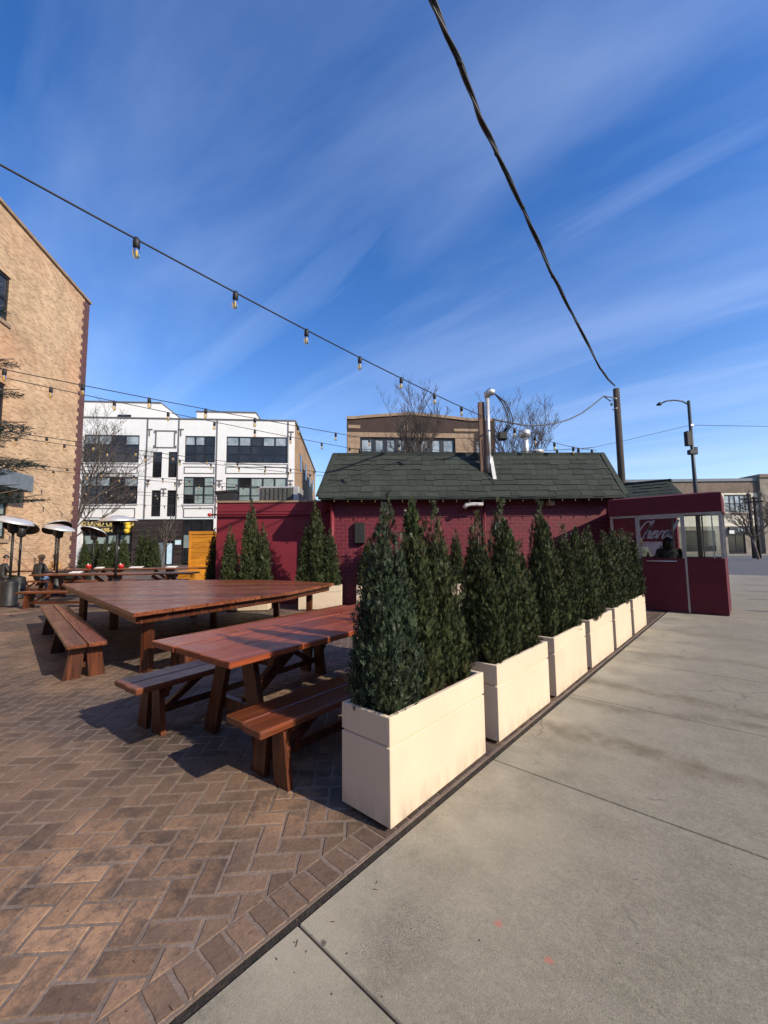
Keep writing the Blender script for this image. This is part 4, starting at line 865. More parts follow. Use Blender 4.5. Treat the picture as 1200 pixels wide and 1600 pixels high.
# side wall running back, and set back rooftop rooms
sdw = MB(); sdw.quad((U1, .02, ZG-4.5), (U1, 29, ZG-4.5), (U1, 29, ZT), (U1, .02, ZT)); sdw.quad((0, .5, ZT-.05), (U1, .5, ZT-.05), (U1, 29, ZT-.05), (0, 29, ZT-.05)); sdw.build('side_wall', MATS['brick_side'], wb)
MB().box(U1+.01, U1+.12, .1, 29, ZT-.1, ZT+.14).build('side_coping', MATS['trim_line'], wb)
for y0_ in (5, 11, 17, 23):
    for zz in (ZT-4.3, ZT-9): MB().box(U1+.005, U1+.06, y0_, y0_+1.4, zz, zz+2).build('side_window', MATS['pane_dark'], wb)
def pent(p0, p1, p2, p3, v, nm='rooftop_room'):
    (a, z1_), (c, _) = HW(*p0, v), HW(*p1, v); (a2, zz1), (c2, _) = HW(*p2, v), HW(*p3, v)
    z1_ = HW(*p0, v)[1]; zb = ZT-.1
    MB().prism([(a2, zb), (c2, zb), (c, z1_), (a, z1_)], v, v+6, 'y').build(nm, MATS['white_paint'], wb)
    MB().box(a-.1, c+.1, v-.1, v+6, z1_, z1_+.1).build('room_coping', MATS['trim_line'], wb)
pent((105, 627), (250.5, 628), (105, 655), (284, 656), 2.0); pent((307.5, 643.5), (399, 645), (307, 657), (408, 658), 2.5)
a, z_ = HW(185, 648, 2.0); c, z2 = HW(205, 653.5, 2.0); MB().box(a, c, 1.9, 1.99, z2, z_).build('roof_room_window', MATS['pane_dark'], wb)
# ground floor: shop front with banner, timber clad entrance, second shop front
sb = rc(126, 809, 208, 884); ez = 0.0
ga, gb = HW(207.6, 811)[0], HW(285.6, 811)[0]; gc = HW(334, 811)[0]
MB().box(0, ga, .25, .5, 0, ZG-.002).build('shop_back', MATS['dark'], wb)
MB().box(gb, U1, .25, .5, 0, ZG-.002).build('shop_back', MATS['dark'], wb)
MB().box(gc, gc+.9, -.04, .24, 0, ZG-.002).build('pier', MATS['white_paint'], wb); MB().box(U1-1.2, U1, -.03, .24, 0, ZG-.002).build('pier', MATS['white_paint'], wb); u_ = HW(124, 820)[0]; MB().box(u_-1.5, u_+.35, -.04, .24, 0, ZG-.002).build('pier', MATS['white_paint'], wb)
zb0, zb1 = HW(160, 834)[1], HW(160, 812)[1]
MB().box(u_+.36, ga-.01, -.06, .2, zb0, zb1).build('banner', MATS['sign_black'], wb)
for txt, sz, px, py in (('GRAND OPENING', .60, 172, 0), ('698-6', .55, 178, 0)):
    uu = (u_+.36+ga)/2; zz = zb0+(zb1-zb0)*(.56 if txt[0] == 'G' else .12); link('lettering', text_mesh(txt, sz, 'letter_gold', .02, 0, .012), wb, (uu, -.075, zz))
um = (u_+.36+ga)/2; MB().box(um-2.2, um+2.2, -.072, -.061, zb0+(zb1-zb0)*.48, zb0+(zb1-zb0)*.505).build('rule', MATS['letter_gold'], wb)
for i in range(4):
    z_ = zb0+.25+i*.38; MB().lathe([(.001, -.3), (.2, -.2), (.28, 0), (.2, .2), (.001, .3)], 10, Matrix.Translation((ga-.35+.08*(i % 2), -.35, z_))).build('balloon', MATS['balloon'], wb)
z0w, z1w = HW(160, 853)[1], HW(160, 837)[1]
nwin = 4; uw0 = u_+.4; uww = (ga-.1-uw0)/nwin
for i in range(nwin): window(wb, uw0+i*uww, .35, uw0+(i+1)*uww-.05, zb0-.05, 1, 3, lambda q, j: 'pane_blind' if j == 2 else 'pane_dark', y=.12, fr=.09, mull=.08)
ul, zl = HW(171, 858); link('open_sign', text_mesh('OPEN', .72, 'letter_white', .02, 0, .02), wb, (ul+.3, .03, zl-.25))
# clad part
doorr = (HW(258, 850)[0], 0.02, HW(271, 850)[0], HW(264, 846)[1]); ddr = (HW(243, 850)[0], 0.02, HW(257, 850)[0], HW(264, 845)[1])
zc = 0.0; n_b = 19; hb = ZG/n_b
for j in range(n_b):
    z0_, z1_ = j*hb, (j+1)*hb-.012
    segs = [(ga, gb)]
    for dr in (ddr, doorr):
        if z0_ < dr[3]:
            ns = []
            for (s0, s1) in segs:
                if dr[0] > s0: ns.append((s0, min(s1, dr[0])))
                if dr[2] < s1: ns.append((max(s0, dr[2]), s1))
            segs = ns
    for (s0, s1) in segs:
        if s1-s0 > .1: MB().box(s0, s1, -.03-.01*rw.random(), .2, z0_, z1_).build('cladding_board', MATS['clad_wood'], wb)
MB().box(ga, gb, .21, .4, 0, ZG-.01).build('clad_backing', MATS['dark'], wb)
MB().box(doorr[0]+.15, doorr[2]-.12, .1, .14, .1, doorr[3]-.2).build('bright_door_glass', MATS['poster'], wb); MB().box(doorr[0], doorr[2], .15, .2, .02, doorr[3]).build('door', MATS['frame_black'], wb); MB().box(ddr[0], ddr[2], .15, .2, .02, ddr[3]).build('door', MATS['steel_blue'], wb)  # pale panel is the bright door glass, its brightness put into the colour
u0, z1_ = HW(274, 844); u1, z0_ = HW(283, 851); MB().box(u0, u1, -.07, -.045, z0_, z1_).build('wall_notice', MATS['poster'], wb)
for i in range(3): d_ = (gc-gb-.1)/3; window(wb, gb+.05+i*d_, .2, gb+.05+(i+1)*d_-.04, ZG-.1, 1, 3, lambda q, j: 'pane_dark' if j == 2 else ('pane_blind' if j == 1 else 'pane_dark'), y=.1)
for i in range(5): d_ = (U1-1.3-gc-1)/5; window(wb, gc+.95+i*d_, .2, gc+.95+(i+1)*d_-.04, ZG-.1, 1, 2, 'pane_dark', y=.1)
tag(wb, 'white painted three storey building with black steel windows behind the patio', 'building')

# --- tall tan brick building at the patio's edge
Dc = 21.0
cx0 = np.array(dlt(Dc, 119.5)); lx0 = np.array(dl(.749*Dc, -600/FPX*.749*Dc)); 
hb_ = math.atan2(*(cx0-lx0)[::-1])           # wall runs from near (left edge of view) to its far corner
bb = empty('brick_building', (float(cx0[0]), float(cx0[1]), 0), hb_-math.pi/2)   # local +y runs along the wall away from camera; wall faces +x
ZB = CAM_H+405*Dc/FPX
Lw = 26.0
def yz(px, py):
    u, z = hit(px, py, (float(cx0[0]), float(cx0[1])), hb_); return u, z
w1 = (yz(-40, 470)[0], yz(0, 488)[1]-.2, yz(15, 470)[0], yz(0, 424)[1]+.1); w2 = (yz(-40, 620)[0], yz(0, 690)[1], yz(8, 620)[0], yz(0, 596)[1]); w3 = (yz(-40, 800)[0], yz(5, 842)[1], yz(12, 800)[0], yz(5, 768)[1])
wl_ = wall_holes(-Lw, -.44, 0, ZB, [w1, w2, w3], depth=.2)
wl_.v = [(-p[1], p[0], p[2]) for p in wl_.v]
wl_.build('wall', MATS['brick_tan'], bb)
for k_, w in enumerate((w1, w2, w3)):
    f = MB(); rows = 2 if k_ < 2 else 6; cols = 1 if k_ < 2 else 4
    y0_, z0_, y1_, z1_ = w; f.box(-.14, -.06, y0_, y0_+.08, z0_, z1_); f.box(-.14, -.06, y1_-.08, y1_, z0_, z1_); f.box(-.14, -.06, y0_+.08, y1_-.08, z1_-.1, z1_); f.box(-.14, -.06, y0_+.08, y1_-.08, z0_, z0_+.1)
    f.box(-.13, -.07, y0_+.08, y1_-.08, (z0_+z1_)/2-.05, (z0_+z1_)/2+.05); wo_ = f.build('window', MATS['frame_black'], bb)
    for i in range(cols):
        for j in range(rows): MB().box(-.12, -.10, y0_+.08+(y1_-y0_-.16)*i/cols+.01, y0_+.08+(y1_-y0_-.16)*(i+1)/cols-.01, z0_+.1+(z1_-z0_-.2)*j/rows+.01, z0_+.1+(z1_-z0_-.2)*(j+1)/rows-.01).build('pane', MATS['pane_dark' if k_ < 2 else 'pane_blind'], wo_)
    MB().box(-.15, .06, y0_-.1, y1_+.1, z0_-.16, z0_-.001, bev=.01).build('sill', MATS['stone_tan'], wo_)
y0_, z1_ = yz(-40, 740); y1_, z0_ = yz(21, 766); z0_ = yz(10, 767)[1]; z1_ = yz(10, 741)[1]; MB().box(.0, .7, y0_-1, y1_, z0_, z1_, bev=.02).build('metal_canopy', MATS['steel_blue'], bb)
# toothed dark brick corner
qn = MB(); n_q = int(ZB/.22); 
for i in range(n_q): ext = (.46, .60)[i % 2]; qn.box(-.3, .006+.002*(i % 2), -ext, .03, i*ZB/n_q, (i+1)*ZB/n_q)
qn.build('corner_brickwork', MATS['brick_quoin'], bb)
MB().box(-.5, .08, -Lw, .1, ZB, ZB+.16, bev=.02).build('coping', MATS['stone_tan'], bb)
MB().box(-14, -.31, .0, .02, 0, ZB).build('street_front', MATS['brick_brown'], bb); MB().box(-14, -.5, -Lw, 0, ZB-.3, ZB-.1).build('roof', MATS['roof_edge'], bb)
tag(bb, 'tall tan brick building with a toothed dark red brick corner', 'building')

# --- maroon shack with green shingle mansard roof
hS = rad(44); o_ = np.array(dl(10.5, 0)); OS = (float(o_[0]), float(o_[1]))
HS = lambda px, py, v=0: hit(px, py, OS, hS, v)
sk = empty('maroon_shack', (OS[0], OS[1], 0), hS)
uL, uR = HS(517, 800)[0], HS(954, 800)[0]; EV = -.36
eL, zE = HS(497, 777, EV); eR, _ = HS(979, 775, EV); zE = 2.72
RUN = 1.0; zR = HS(700, 711, EV+RUN)[1]; tL = HS(523, 710, EV+RUN)[0]; tR = HS(941, 714, EV+RUN)[0]
WD = 4.2
wm = MB(); wm.quad((uL, 0, 0), (uR, 0, 0), (uR, 0, zE+.1), (uL, 0, zE+.1)); wm.build('front_wall', MATS['brick_maroon'], sk)
MB().box(uL, uR, .003, WD, 0, zE+.1).build('wall_core', MATS['maroon'], sk)
MB().box(uL-.012, uL+.10, -.035, -.001, 0, zE-.02).build('corner_board', MATS['maroon'], sk); MB().box(uR-.08, uR+.02, -.03, -.001, 0, zE-.02).build('corner_board', MATS['maroon'], sk)
MB().box(eL+.06, eR-.06, EV+.03, .0, zE-.07, zE+.0).build('soffit', MATS['dark'], sk); MB().box(eL, eR, EV-.02, EV+.02, zE-.05, zE+.025).build('fascia', MATS['roof_edge'], sk)
# roof: deck, then separate shingles
rf = MB().add([(eL, EV, zE), (eR, EV, zE), (tR, EV+RUN, zR), (tL, EV+RUN, zR), (eL, WD+.4, zE), (eR, WD+.4, zE), (tL, WD-.6, zR), (tR, WD-.6, zR)],
              [(0, 1, 2, 3), (1, 5, 7, 2), (5, 4, 6, 7), (4, 0, 3, 6), (3, 2, 7, 6), (0, 4, 5, 1)]).build('roof', MATS['roof_edge'], sk)
MB().box(tL-.04, tR+.04, EV+RUN-.03, EV+RUN+.2, zR-.02, zR+.06).build('ridge_cap', MATS['roof_edge'], rf)
for (b0, t0) in (((eL, EV, zE), (tL, EV+RUN, zR)), ((eR, EV, zE), (tR, EV+RUN, zR))): bar(MB(), Vector(b0)+Vector((0, 0, .03)), Vector(t0)+Vector((0, 0, .04)), .14, .03).build('hip_cap', MATS['shingle'], rf)
rr_ = random.Random(12); rows = 8; sv = Vector((0, RUN, zR-zE)); Ls = sv.length; nrm = Vector((0, -(zR-zE), RUN)).normalized()
for j in range(rows):
    t0, t1 = j/rows, (j+1)/rows; u = eL+(tL-eL)*t0; uend = eR+(tR-eR)*t0; u += .03
    while u < uend-.05:
        w = rr_.choice((.18, .24, .3, .36, .44)); u2 = min(u+w, uend-.03)
        if u2-u > .08:
            lift = .007+(.009 if rr_.random() < .5 else 0); drop = rr_.choice((0, 0, .035))
            lo_ = Vector((0, EV, zE))+sv*(t0)-sv.normalized()*drop; hi_ = Vector((0, EV, zE))+sv*min(1, t1+.02)
            uh0 = max(u, eL+(tL-eL)*t1+.02); uh1 = min(u2, eR+(tR-eR)*t1-.02)
            if uh1 > uh0+.02:
                pb = [Vector((u+.003, lo_.y, lo_.z)), Vector((u2-.003, lo_.y, lo_.z)), Vector((uh1-.003, hi_.y, hi_.z)), Vector((uh0+.003, hi_.y, hi_.z))]
                vt = [p+nrm*(lift+.012 if i < 2 else .006) for i, p in enumerate(pb)]
                MB().add(pb+vt, [(4, 5, 6, 7), (0, 1, 5, 4), (1, 2, 6, 5), (2, 3, 7, 6), (3, 0, 4, 7)]).build('shingle', MATS['shingle'], rf)
        u = u2
# left low wing with flat roof, set back a little
VW = .55; wL = HS(339, 800, VW)[0]; zW = HS(430, 785, VW)[1]
MB().box(wL, uL-.001, VW, VW+5, 0, zW).build('low_wing', MATS['maroon'], sk)
MB().box(wL-.03, uL-.002, VW-.03, VW+.25, zW, zW+.05).build('wing_coping', MATS['stone_tan'], sk)
for dz in (.22, .36): MB().box(wL, uL-.002, VW-.012, VW-.001, zW-dz-.02, zW-dz).build('wall_band', MATS['maroon'], sk)
zp = HS(430, 804, VW)[1]; MB().tube([(wL-.12, VW-.08, zp), (uL-.35, VW-.08, zp), (uL-.25, VW-.08, zp+.06), (uL-.02, VW-.05, zp+.09)], .022, 8).build('conduit', MATS['maroon'], sk)
MB().lathe([(.001, -.05), (.05, -.03), (.06, 0), (.05, .03), (.001, .05)], 10, Matrix.Translation((wL-.16, VW-.08, zp))).build('alarm_bell', MATS['red_plastic'], sk)
MB().tube([(uL+.04, -.09, .1), (uL+.04, -.09, zE-.1)], .05, 10).build('downpipe', MATS['maroon'], sk)
u, z = HS(562, 833); MB().box(u-.14, u+.14, -.12, -.001, z-.27, z+.27, bev=.02).build('shadow_shape', MATS['dark'], sk)  # dark box built for a shadow shape on the wall
u, z = HS(779, 825); MB().box(u-.11, u+.11, -.05, -.001, z-.17, z+.15, bev=.008).build('notice_panel', MATS['pane_blind'], sk)
u, z = HS(740, 789, -.2); MB().tube([(u-.26, -.25, z-.08), (u-.2, -.25, z), (u-.05, -.25, z+.02), (u+.2, -.25, z+.02), (u+.22, -.02, z+.02)], .055, 10).build('vent_elbow', MATS['pvc'], sk)
u, z = HS(757, 815); MB().tube([(u, -.05, .2), (u, -.05, zE-.05)], .018, 6).build('wall_pipe', MATS['maroon'], sk); u, z = HS(855, 787); MB().box(u-.05, u+.12, -.2, -.001, z-.06, z+.06, bev=.01).build('flood_lamp', MATS['stone_tan'], sk)
tag(sk, 'low maroon brick shack with a dark green shingle mansard roof', 'building')
# rooftop gear, each a thing of its own
v_ = VW+1.2
u0, z1_ = HS(405, 760, v_); u1, z0_ = HS(461, 784, v_); ac = empty('rooftop_unit', (OS[0]+math.cos(hS)*u0-math.sin(hS)*v_, OS[1]+math.sin(hS)*u0+math.cos(hS)*v_, zW), hS)
w_ = u1-u0; h_ = z1_-zW; MB().box(0, w_+.12, 0, .8, .0, h_, bev=.02).build('casing', MATS['galv'], ac); MB().box(.05, w_-.05, -.03, -.001, .05, h_-.05).build('grille', MATS['ac_grille'], ac)
for i in range(7): MB().box(.06+(w_-.16)*i/7, .075+(w_-.16)*i/7, -.045, -.031, .06, h_-.06).build('grille_bar', MATS['frame_black'], ac)
tag(ac, 'grey rooftop condenser with a dark grille on the low maroon wing', 'machine')
u0, z1_ = HS(338, 766, v_); u1, z0_ = HS(367, 784, v_); bn = empty('rooftop_tub', (OS[0]+math.cos(hS)*u0-math.sin(hS)*v_, OS[1]+math.sin(hS)*u0+math.cos(hS)*v_, zW), hS+.15)
h_ = z1_-zW; w_ = u1-u0; MB().prism([(.08, 0), (w_-.08, 0), (w_, h_), (-.02, h_-.06)], 0, .5, 'y').build('tub', MATS['plastic_black'], bn); MB().prism([(-.05, h_-.09), (w_+.03, h_-.03), (w_+.03, h_+.03), (-.05, h_-.03)], -.03, .53, 'y').build('lid', MATS['dark'], bn)
tag(bn, 'black plastic tub tilted at the end of the low maroon wing', 'tub')
# service mast: timber post, conduit and weatherhead
vm_ = EV+.55; um, zb_ = HS(763, 740, vm_); zt_ = HS(757, 628, vm_)[1]; zc_ = HS(762, 622, vm_)[1]
S2W = lambda u, v, z: (OS[0]+math.cos(hS)*u-math.sin(hS)*v, OS[1]+math.sin(hS)*u+math.cos(hS)*v, z)
mst = empty('service_mast', S2W(um, vm_, 0), hS)
zroof = zE+(zR-zE)*.55
MB().box(-.20, -.04, 0, .1, zroof-.05, zt_).build('timber_post', MATS['post_wood'], mst)
MB().tube([(.03, -.03, zroof-.02), (.03, -.03, zc_)], .055, 12).build('conduit', MATS['galv'], mst); MB().tube([(.03, -.03, zroof+.0), (.03, -.03, zroof+.45)], .06, 12).build('conduit_sleeve', MATS['galv'], mst)
MB().tube([(.03, -.03, zc_-.02), (.03, -.03, zc_+.09), (.1, -.06, zc_+.15), (.22, -.1, zc_+.12)], [.06, .1, .11, .07], 12).build('weatherhead', MATS['galv'], mst)
fl = MB(); fl.add([(-.26, -.12, zroof-.22), (.14, -.16, zroof-.27), (.16, .1, zroof+.1), (-.25, .1, zroof+.1)], [(0, 1, 2, 3)]); fl.add([(.05, -.2, zroof-.30), (.17, -.2, zroof-.30), (.12, -.05, zroof+.42), (.05, -.05, zroof+.42)], [(0, 1, 2, 3)]); fl.build('flashing', MATS['pvc'], mst)
for i, (sx, dn) in enumerate(((.02, 0), (.10, .08), (.16, .16), (.06, .22))):
    MB().tube([(.2, -.1, zc_+.1), (.36+sx, -.12, zc_-.12-dn*.3), (.50+sx, -.12, zc_-.45-dn*.4), (.52+sx, -.12, zc_-.75), (.38+sx*.6, -.1, zc_-1.02)], .014, 6).build('drip_loop', MATS['wire'], mst)
MB().box(.26, .5, -.2, .0, zc_-1.2, zc_-.98, Matrix.Rotation(0, 4, 'Y'), bev=.03).build('splice_box', MATS['dark'], mst)
MB().tube([(-.02, -.09, zt_-.95), (.03, -.1, zroof+.2), (.04, -.55, zE-.3)], .01, 6).build('drop_wire', MATS['wire'], mst)
tag(mst, 'timber post with metal conduit and weatherhead rising through the green roof', 'mast')
vv = EV+RUN+1.2; u, zt2 = HS(820, 671, vv); vp = empty('flue_pipe', S2W(u, vv, zR-.02), hS); h_ = zt2-zR
MB().tube([(0, 0, 0), (0, 0, h_-.16)], .095, 14).build('flue', MATS['galv'], vp); MB().lathe([(.1, h_-.24), (.155, h_-.22), (.155, h_-.02), (.1, h_), (.001, h_)], 16).build('flue_cap', MATS['steel'], vp); tag(vp, 'galvanised flue pipe with a round cap behind the green roof ridge', 'pipe')
u, z = HS(838, 708, vv-.6); mp_ = MB().lathe([(.001, 0), (.12, 0), (.12, .12), (.25, .16), (.22, .26), (.001, .32)], 16).build('mushroom_vent', MATS['galv'], None, S2W(u, vv-.6, zR), hS); tag(mp_, 'squat silver roof vent beside the flue pipe', 'vent')

# --- planters and shrubs against the shack
vb = .62
def back_planter(px, lbl):
    u, _ = HS(px, 945, -.62); p = S2W(u, -.62, 0); planter(p[0], p[1], hS-math.pi/2, lbl, 'planters against the maroon shack'); return u
BACK = ((350, 'cream box against the low maroon wing, below the black rooftop tub', ((361, 822, 5, .85, 'conical evergreen nearest the outer end of the low maroon wing'), (393, 784, 3, 1.0, 'tallest conical evergreen against the low maroon wing, in the middle'), (411, 818, 5, .8, 'conical evergreen below the rooftop condenser'))),
        (466, 'cream box at the corner where wing and shack meet', ((478, 818, 3, .85, 'dark evergreen in the corner box, towards the rooftop condenser'), (492, 781, 4, 1.0, 'tallest dark evergreen in the box where wing and shack meet'), (516, 826, 5, .9, 'evergreen in front of the shack corner downpipe'))),
        (557, 'cream box against the shack beneath the dark shadow shape', ((575, 840, 5, .9, 'evergreen in front of the dark shadow shape'), (600, 830, 3, .9, 'evergreen beside the dark shadow shape, towards the vent elbow'))),
        (690, 'cream box against the shack, under the white vent elbow', ((712, 828, 5, .75, 'slim evergreen spire against the shack near the vent elbow'), (745, 840, 3, .85, 'evergreen right under the white vent elbow'))))
for (px, lb, shr) in BACK:
    u = back_planter(px, lb)
    for (tx, ty, v, w, sl_) in shr:
        us, zt2 = HS(tx, ty, -.44); p = S2W(us, -.44+rs_.uniform(-.04, .04), .5); shrub(p[0], p[1], .5, zt2-.5, v, w*1.35, rs_.uniform(0, 6), sl_, group='evergreens against the shack')
x, y = dlt(13.2, 335); shrub(x, y, .0, 2.1, 3, 1.2, 1.1, 'evergreen shrub standing between the orange timber stall and the maroon wing')

# --- entrance booth on the sidewalk
BY0, BY1, BX0, BX1 = 10.85, 12.2, -2.42, -.37
bo = empty('entrance_booth', (0, 0, 0)); bo.location = (BX1, BY0, 0)
w_ = BX1-BX0; dpt = BY1-BY0; zs_, zf, zt3 = 1.155, 2.13, 2.56
def lb_(x0, x1, y0, y1, z0, z1, nm, mt_, par=bo, bev=.0): return MB().box(x0, x1, y0, y1, z0, z1, bev=bev).build(nm, MATS[mt_], par)
xd0, xd1 = -1.50, -.66   # door leaf in the front
lb_(xd1+.04, 0, 0, .04, .01, zs_, 'front_panel', 'booth_canvas'); lb_(-w_, xd0-.04, 0, .04, .01, zs_, 'front_panel', 'booth_canvas')
lb_(-.04, 0, .041, dpt, .01, zs_, 'side_panel', 'booth_canvas'); lb_(-w_, -.041, dpt-.04, dpt, .01, zs_, 'rear_panel', 'booth_canvas')
hdr = MB(); hdr.box(-w_-.02, .015, -.03, .03, zf, zt3-.04); hdr.box(-.03, .02, .031, dpt+.02, zf, zt3-.09); hdr.box(-w_-.02, -.031, dpt-.03, dpt+.025, zf, zt3-.09); hdr.build('header', MATS['booth_canvas'], bo)
MB().add([(-w_-.02, -.035, zt3-.04), (.022, -.035, zt3-.04), (.022, dpt+.03, zt3-.09), (-w_-.02, dpt+.03, zt3-.09), (-w_+.1, .15, zt3+.0), (-.12, .15, zt3+.0), (-.12, dpt-.1, zt3-.03), (-w_+.1, dpt-.1, zt3-.03)], [(0, 1, 5, 4), (1, 2, 6, 5), (2, 3, 7, 6), (3, 0, 4, 7), (4, 5, 6, 7), (0, 3, 2, 1)]).build('roof', MATS['booth_canvas'], bo)
for (x, y, sx, sy) in ((-.05, 0, .05, .05), (-.05, dpt-.05, .05, .05), (xd1, -.006, .035, .05), (xd0-.035, -.006, .035, .05), (-w_, 0, .05, .05), (-1.0, dpt-.05, .03, .03), (-.42, dpt-.05, .03, .03), (-1.7, dpt-.05, .03, .03), (-.17, 0.0, .02, .03)):
    lb_(x, x+sx, y, y+sy, zs_ if y != -.006 else .01, zf, 'post', 'metal_frame')
lb_(-.045, -.005, dpt*.5, dpt*.5+.04, zs_, zf, 'post', 'metal_frame')
lb_(-w_, 0, -.012, .035, zf-.05, zf-.001, 'head_rail', 'metal_frame')
for (x0, x1) in ((xd1+.04, -.05), (-w_+.05, xd0-.04)): lb_(x0, x1, .015, .021, zs_, zf-.051, 'window_pane', 'glass_clear')
lb_(-.026, -.02, .05, dpt-.05, zs_, zf, 'side_window', 'vinyl'); lb_(-w_+.05, -.05, dpt-.03, dpt-.024, zs_, zf, 'rear_window', 'glass_clear')
dr = lb_(xd0, xd1, -.004, .036, .02, zs_-.001, 'door', 'booth_canvas')
f = MB(); f.box(xd0, xd0+.035, -.004, .036, zs_, zf-.1); f.box(xd1-.035, xd1, -.004, .036, zs_, zf-.1); f.box(xd0, xd1, -.004, .036, zf-.099, zf-.051); f.build('door_frame', MATS['metal_frame'], dr)
lb_(xd0+.035, xd1-.035, .013, .019, zs_, zf-.1, 'door_glass', 'glass_clear', dr)
MB().tube([(xd0+.14, -.004, zs_-.06), (xd0+.14, -.06, zs_-.06), (xd1-.14, -.06, zs_-.06), (xd1-.14, -.004, zs_-.06)], .011, 8).build('push_bar', MATS['steel'], dr)
tag(bo, 'maroon entrance booth with glazed upper walls on the sidewalk', 'booth')
standing((-1.42, 11.75), rad(100), 1.62, 'person with long dark hair in a black coat inside the entrance booth', ['skin', 'jacket_black', 'jacket_black', 'shoe'])
standing((-2.2, 12.75), rad(-60), 1.66, 'person in grey standing behind the entrance booth by the script sign', ['skin', 'ac_grille', 'jacket_black', 'shoe'])
# --- rear wing of the restaurant with the painted sign
YR = 15.2; HR = lambda px, py: hit(px, py, (0, YR), 0.0)
rw_ = empty('sign_wing', (0, YR, 0)); xa, xb = -6.2, HR(1056, 800)[0]; zr0 = HR(1052, 776)[1]; zr1 = HR(985, 752.5)[1]; xt = HR(1041, 754)[0]
MB().box(xa, xb, 0, .35, 0, zr0).build('wall', MATS['maroon'], rw_)
rfw = MB().add([(xa, -.25, zr0-.02), (xb+.25, -.25, zr0-.02), (xt, .75, zr1), (xa, .75, zr1), (xa, 1.8, zr0), (xb+.25, 1.8, zr0), (xt, .96, zr1), (xa, .96, zr1)], [(0, 1, 2, 3), (1, 5, 6, 2), (2, 6, 7, 3), (0, 4, 5, 1), (4, 0, 3, 7), (5, 4, 7, 6)]).build('roof', MATS['shingle'], rw_)
rr3 = random.Random(5); dn = Vector((0, -(zr1-zr0), 1.0)).normalized(); sl_v = Vector((0, 1.0, zr1-zr0+.02))
for j in range(5):
    u = -3.6
    while u < xb+.2-(xb+.25-xt)*j/5-.1:
        w2_ = rr3.choice((.25, .33, .45)); u2 = min(u+w2_, xb+.22-(xb+.25-xt)*(j+1)/5)
        if u2-u > .1:
            lo_ = Vector((0, -.25, zr0-.02))+sl_v*(j/5); hi_ = lo_+sl_v*.21; vt = [(u, lo_.y, lo_.z), (u2-.006, lo_.y, lo_.z), (u2-.006, hi_.y, hi_.z), (u, hi_.y, hi_.z)]; lf = rr3.choice((.016, .03))
            MB().add([Vector(p)+dn*.002 for p in vt]+[Vector(p)+dn*(lf if i < 2 else .006) for i, p in enumerate(vt)], [(4, 5, 6, 7), (0, 1, 5, 4), (1, 2, 6, 5), (3, 0, 4, 7)]).build('shingle', MATS['shingle'], rfw)
        u = u2
MB().box(xt-.05 if False else xa, xt+.05, .7, .95, zr1-.02, zr1+.06).build('ridge_cap', MATS['roof_edge'], rw_)
# script lettering: strokes drawn as flat ribbons on the wall
x0s, zc1 = HR(995, 843); x1s, zc0 = HR(1053, 813); ws = x1s-x0s; hs_ = zc0-zc1; X0 = x0s
def stroke(pts, r, nm='script_letter'):
    k = len(pts); P = []
    for i in range(k-1):
        p0, p1, p2, p3 = pts[max(i-1, 0)], pts[i], pts[i+1], pts[min(i+2, k-1)]
        for t in np.linspace(0, 1, 6, endpoint=(i == k-2)):
            P.append(tuple(.5*((2*p1[m_])+(-p0[m_]+p2[m_])*t+(2*p0[m_]-5*p1[m_]+4*p2[m_]-p3[m_])*t*t+(-p0[m_]+3*p1[m_]-3*p2[m_]+p3[m_])*t**3) for m_ in (0, 1)))
    P = [(a_+.22*b_, b_) for a_, b_ in P]                      # slant
    mb = MB(); L_ = []; R_ = []
    for i, p in enumerate(P):
        q0, q1 = P[max(i-1, 0)], P[min(i+1, len(P)-1)]; tx_, tz_ = (q1[0]-q0[0])*ws, (q1[1]-q0[1])*hs_; ll = math.hypot(tx_, tz_) or 1
        wd = r*(.55+.75*abs(tz_/ll)); cx_, cz_ = X0+p[0]*ws, zc1+p[1]*hs_; L_.append((cx_-tz_/ll*wd, -.012, cz_+tx_/ll*wd)); R_.append((cx_+tz_/ll*wd, -.012, cz_-tx_/ll*wd))
    for i in range(len(P)-1): mb.quad(R_[i], R_[i+1], L_[i+1], L_[i])
    mb.build(nm, MATS['letter_white'], rw_)
SR = .017
stroke([(.20, .86), (.16, 1.0), (.07, .93), (.0, .6), (-.01, .28), (.06, .02), (.15, .08), (.19, .25)], SR)                        # C
stroke([(.16, .2), (.22, .6), (.27, 1.0), (.235, .95), (.215, .4), (.205, .02), (.23, .35), (.28, .48), (.295, .3), (.295, .05), (.35, .15)], SR)   # h
stroke([(.35, .2), (.42, .3), (.42, .46), (.375, .42), (.355, .2), (.39, .02), (.46, .18)], SR)                                  # e
stroke([(.45, .42), (.48, .44), (.50, .1), (.52, .05), (.58, .44), (.61, .42), (.66, .4)], SR)                                     # v
stroke([(.77, .42), (.70, .46), (.655, .25), (.675, .03), (.73, .08), (.765, .42), (.77, .1), (.82, .06)], SR)                      # a
stroke([(.81, .1), (.88, .6), (.905, .98), (.865, .9), (.84, .35), (.86, .03), (.93, .16)], SR)                                     # l
up_ = MB()
for (a_, b_) in ((.02, .1), (.2, .32), (.45, .5), (.55, .68), (.72, .86)): up_.box(x0s+ws*a_, x0s+ws*b_, -.014, -.002, zc0+hs_*.32, zc0+hs_*.40)
up_.build('upper_script', MATS['letter_white'], rw_)
xp0, zp1 = HR(1028, 847); xp1, zp0 = HR(1052, 869); MB().box(xp0-.45, xp1, -.05, -.001, zp0, zp1, bev=.005).build('white_board', MATS['letter_white'], rw_); MB().box(xp0-.45, xp1, -.06, -.051, zp1-.02, zp1+.02).build('board_edge', MATS['steel'], rw_)
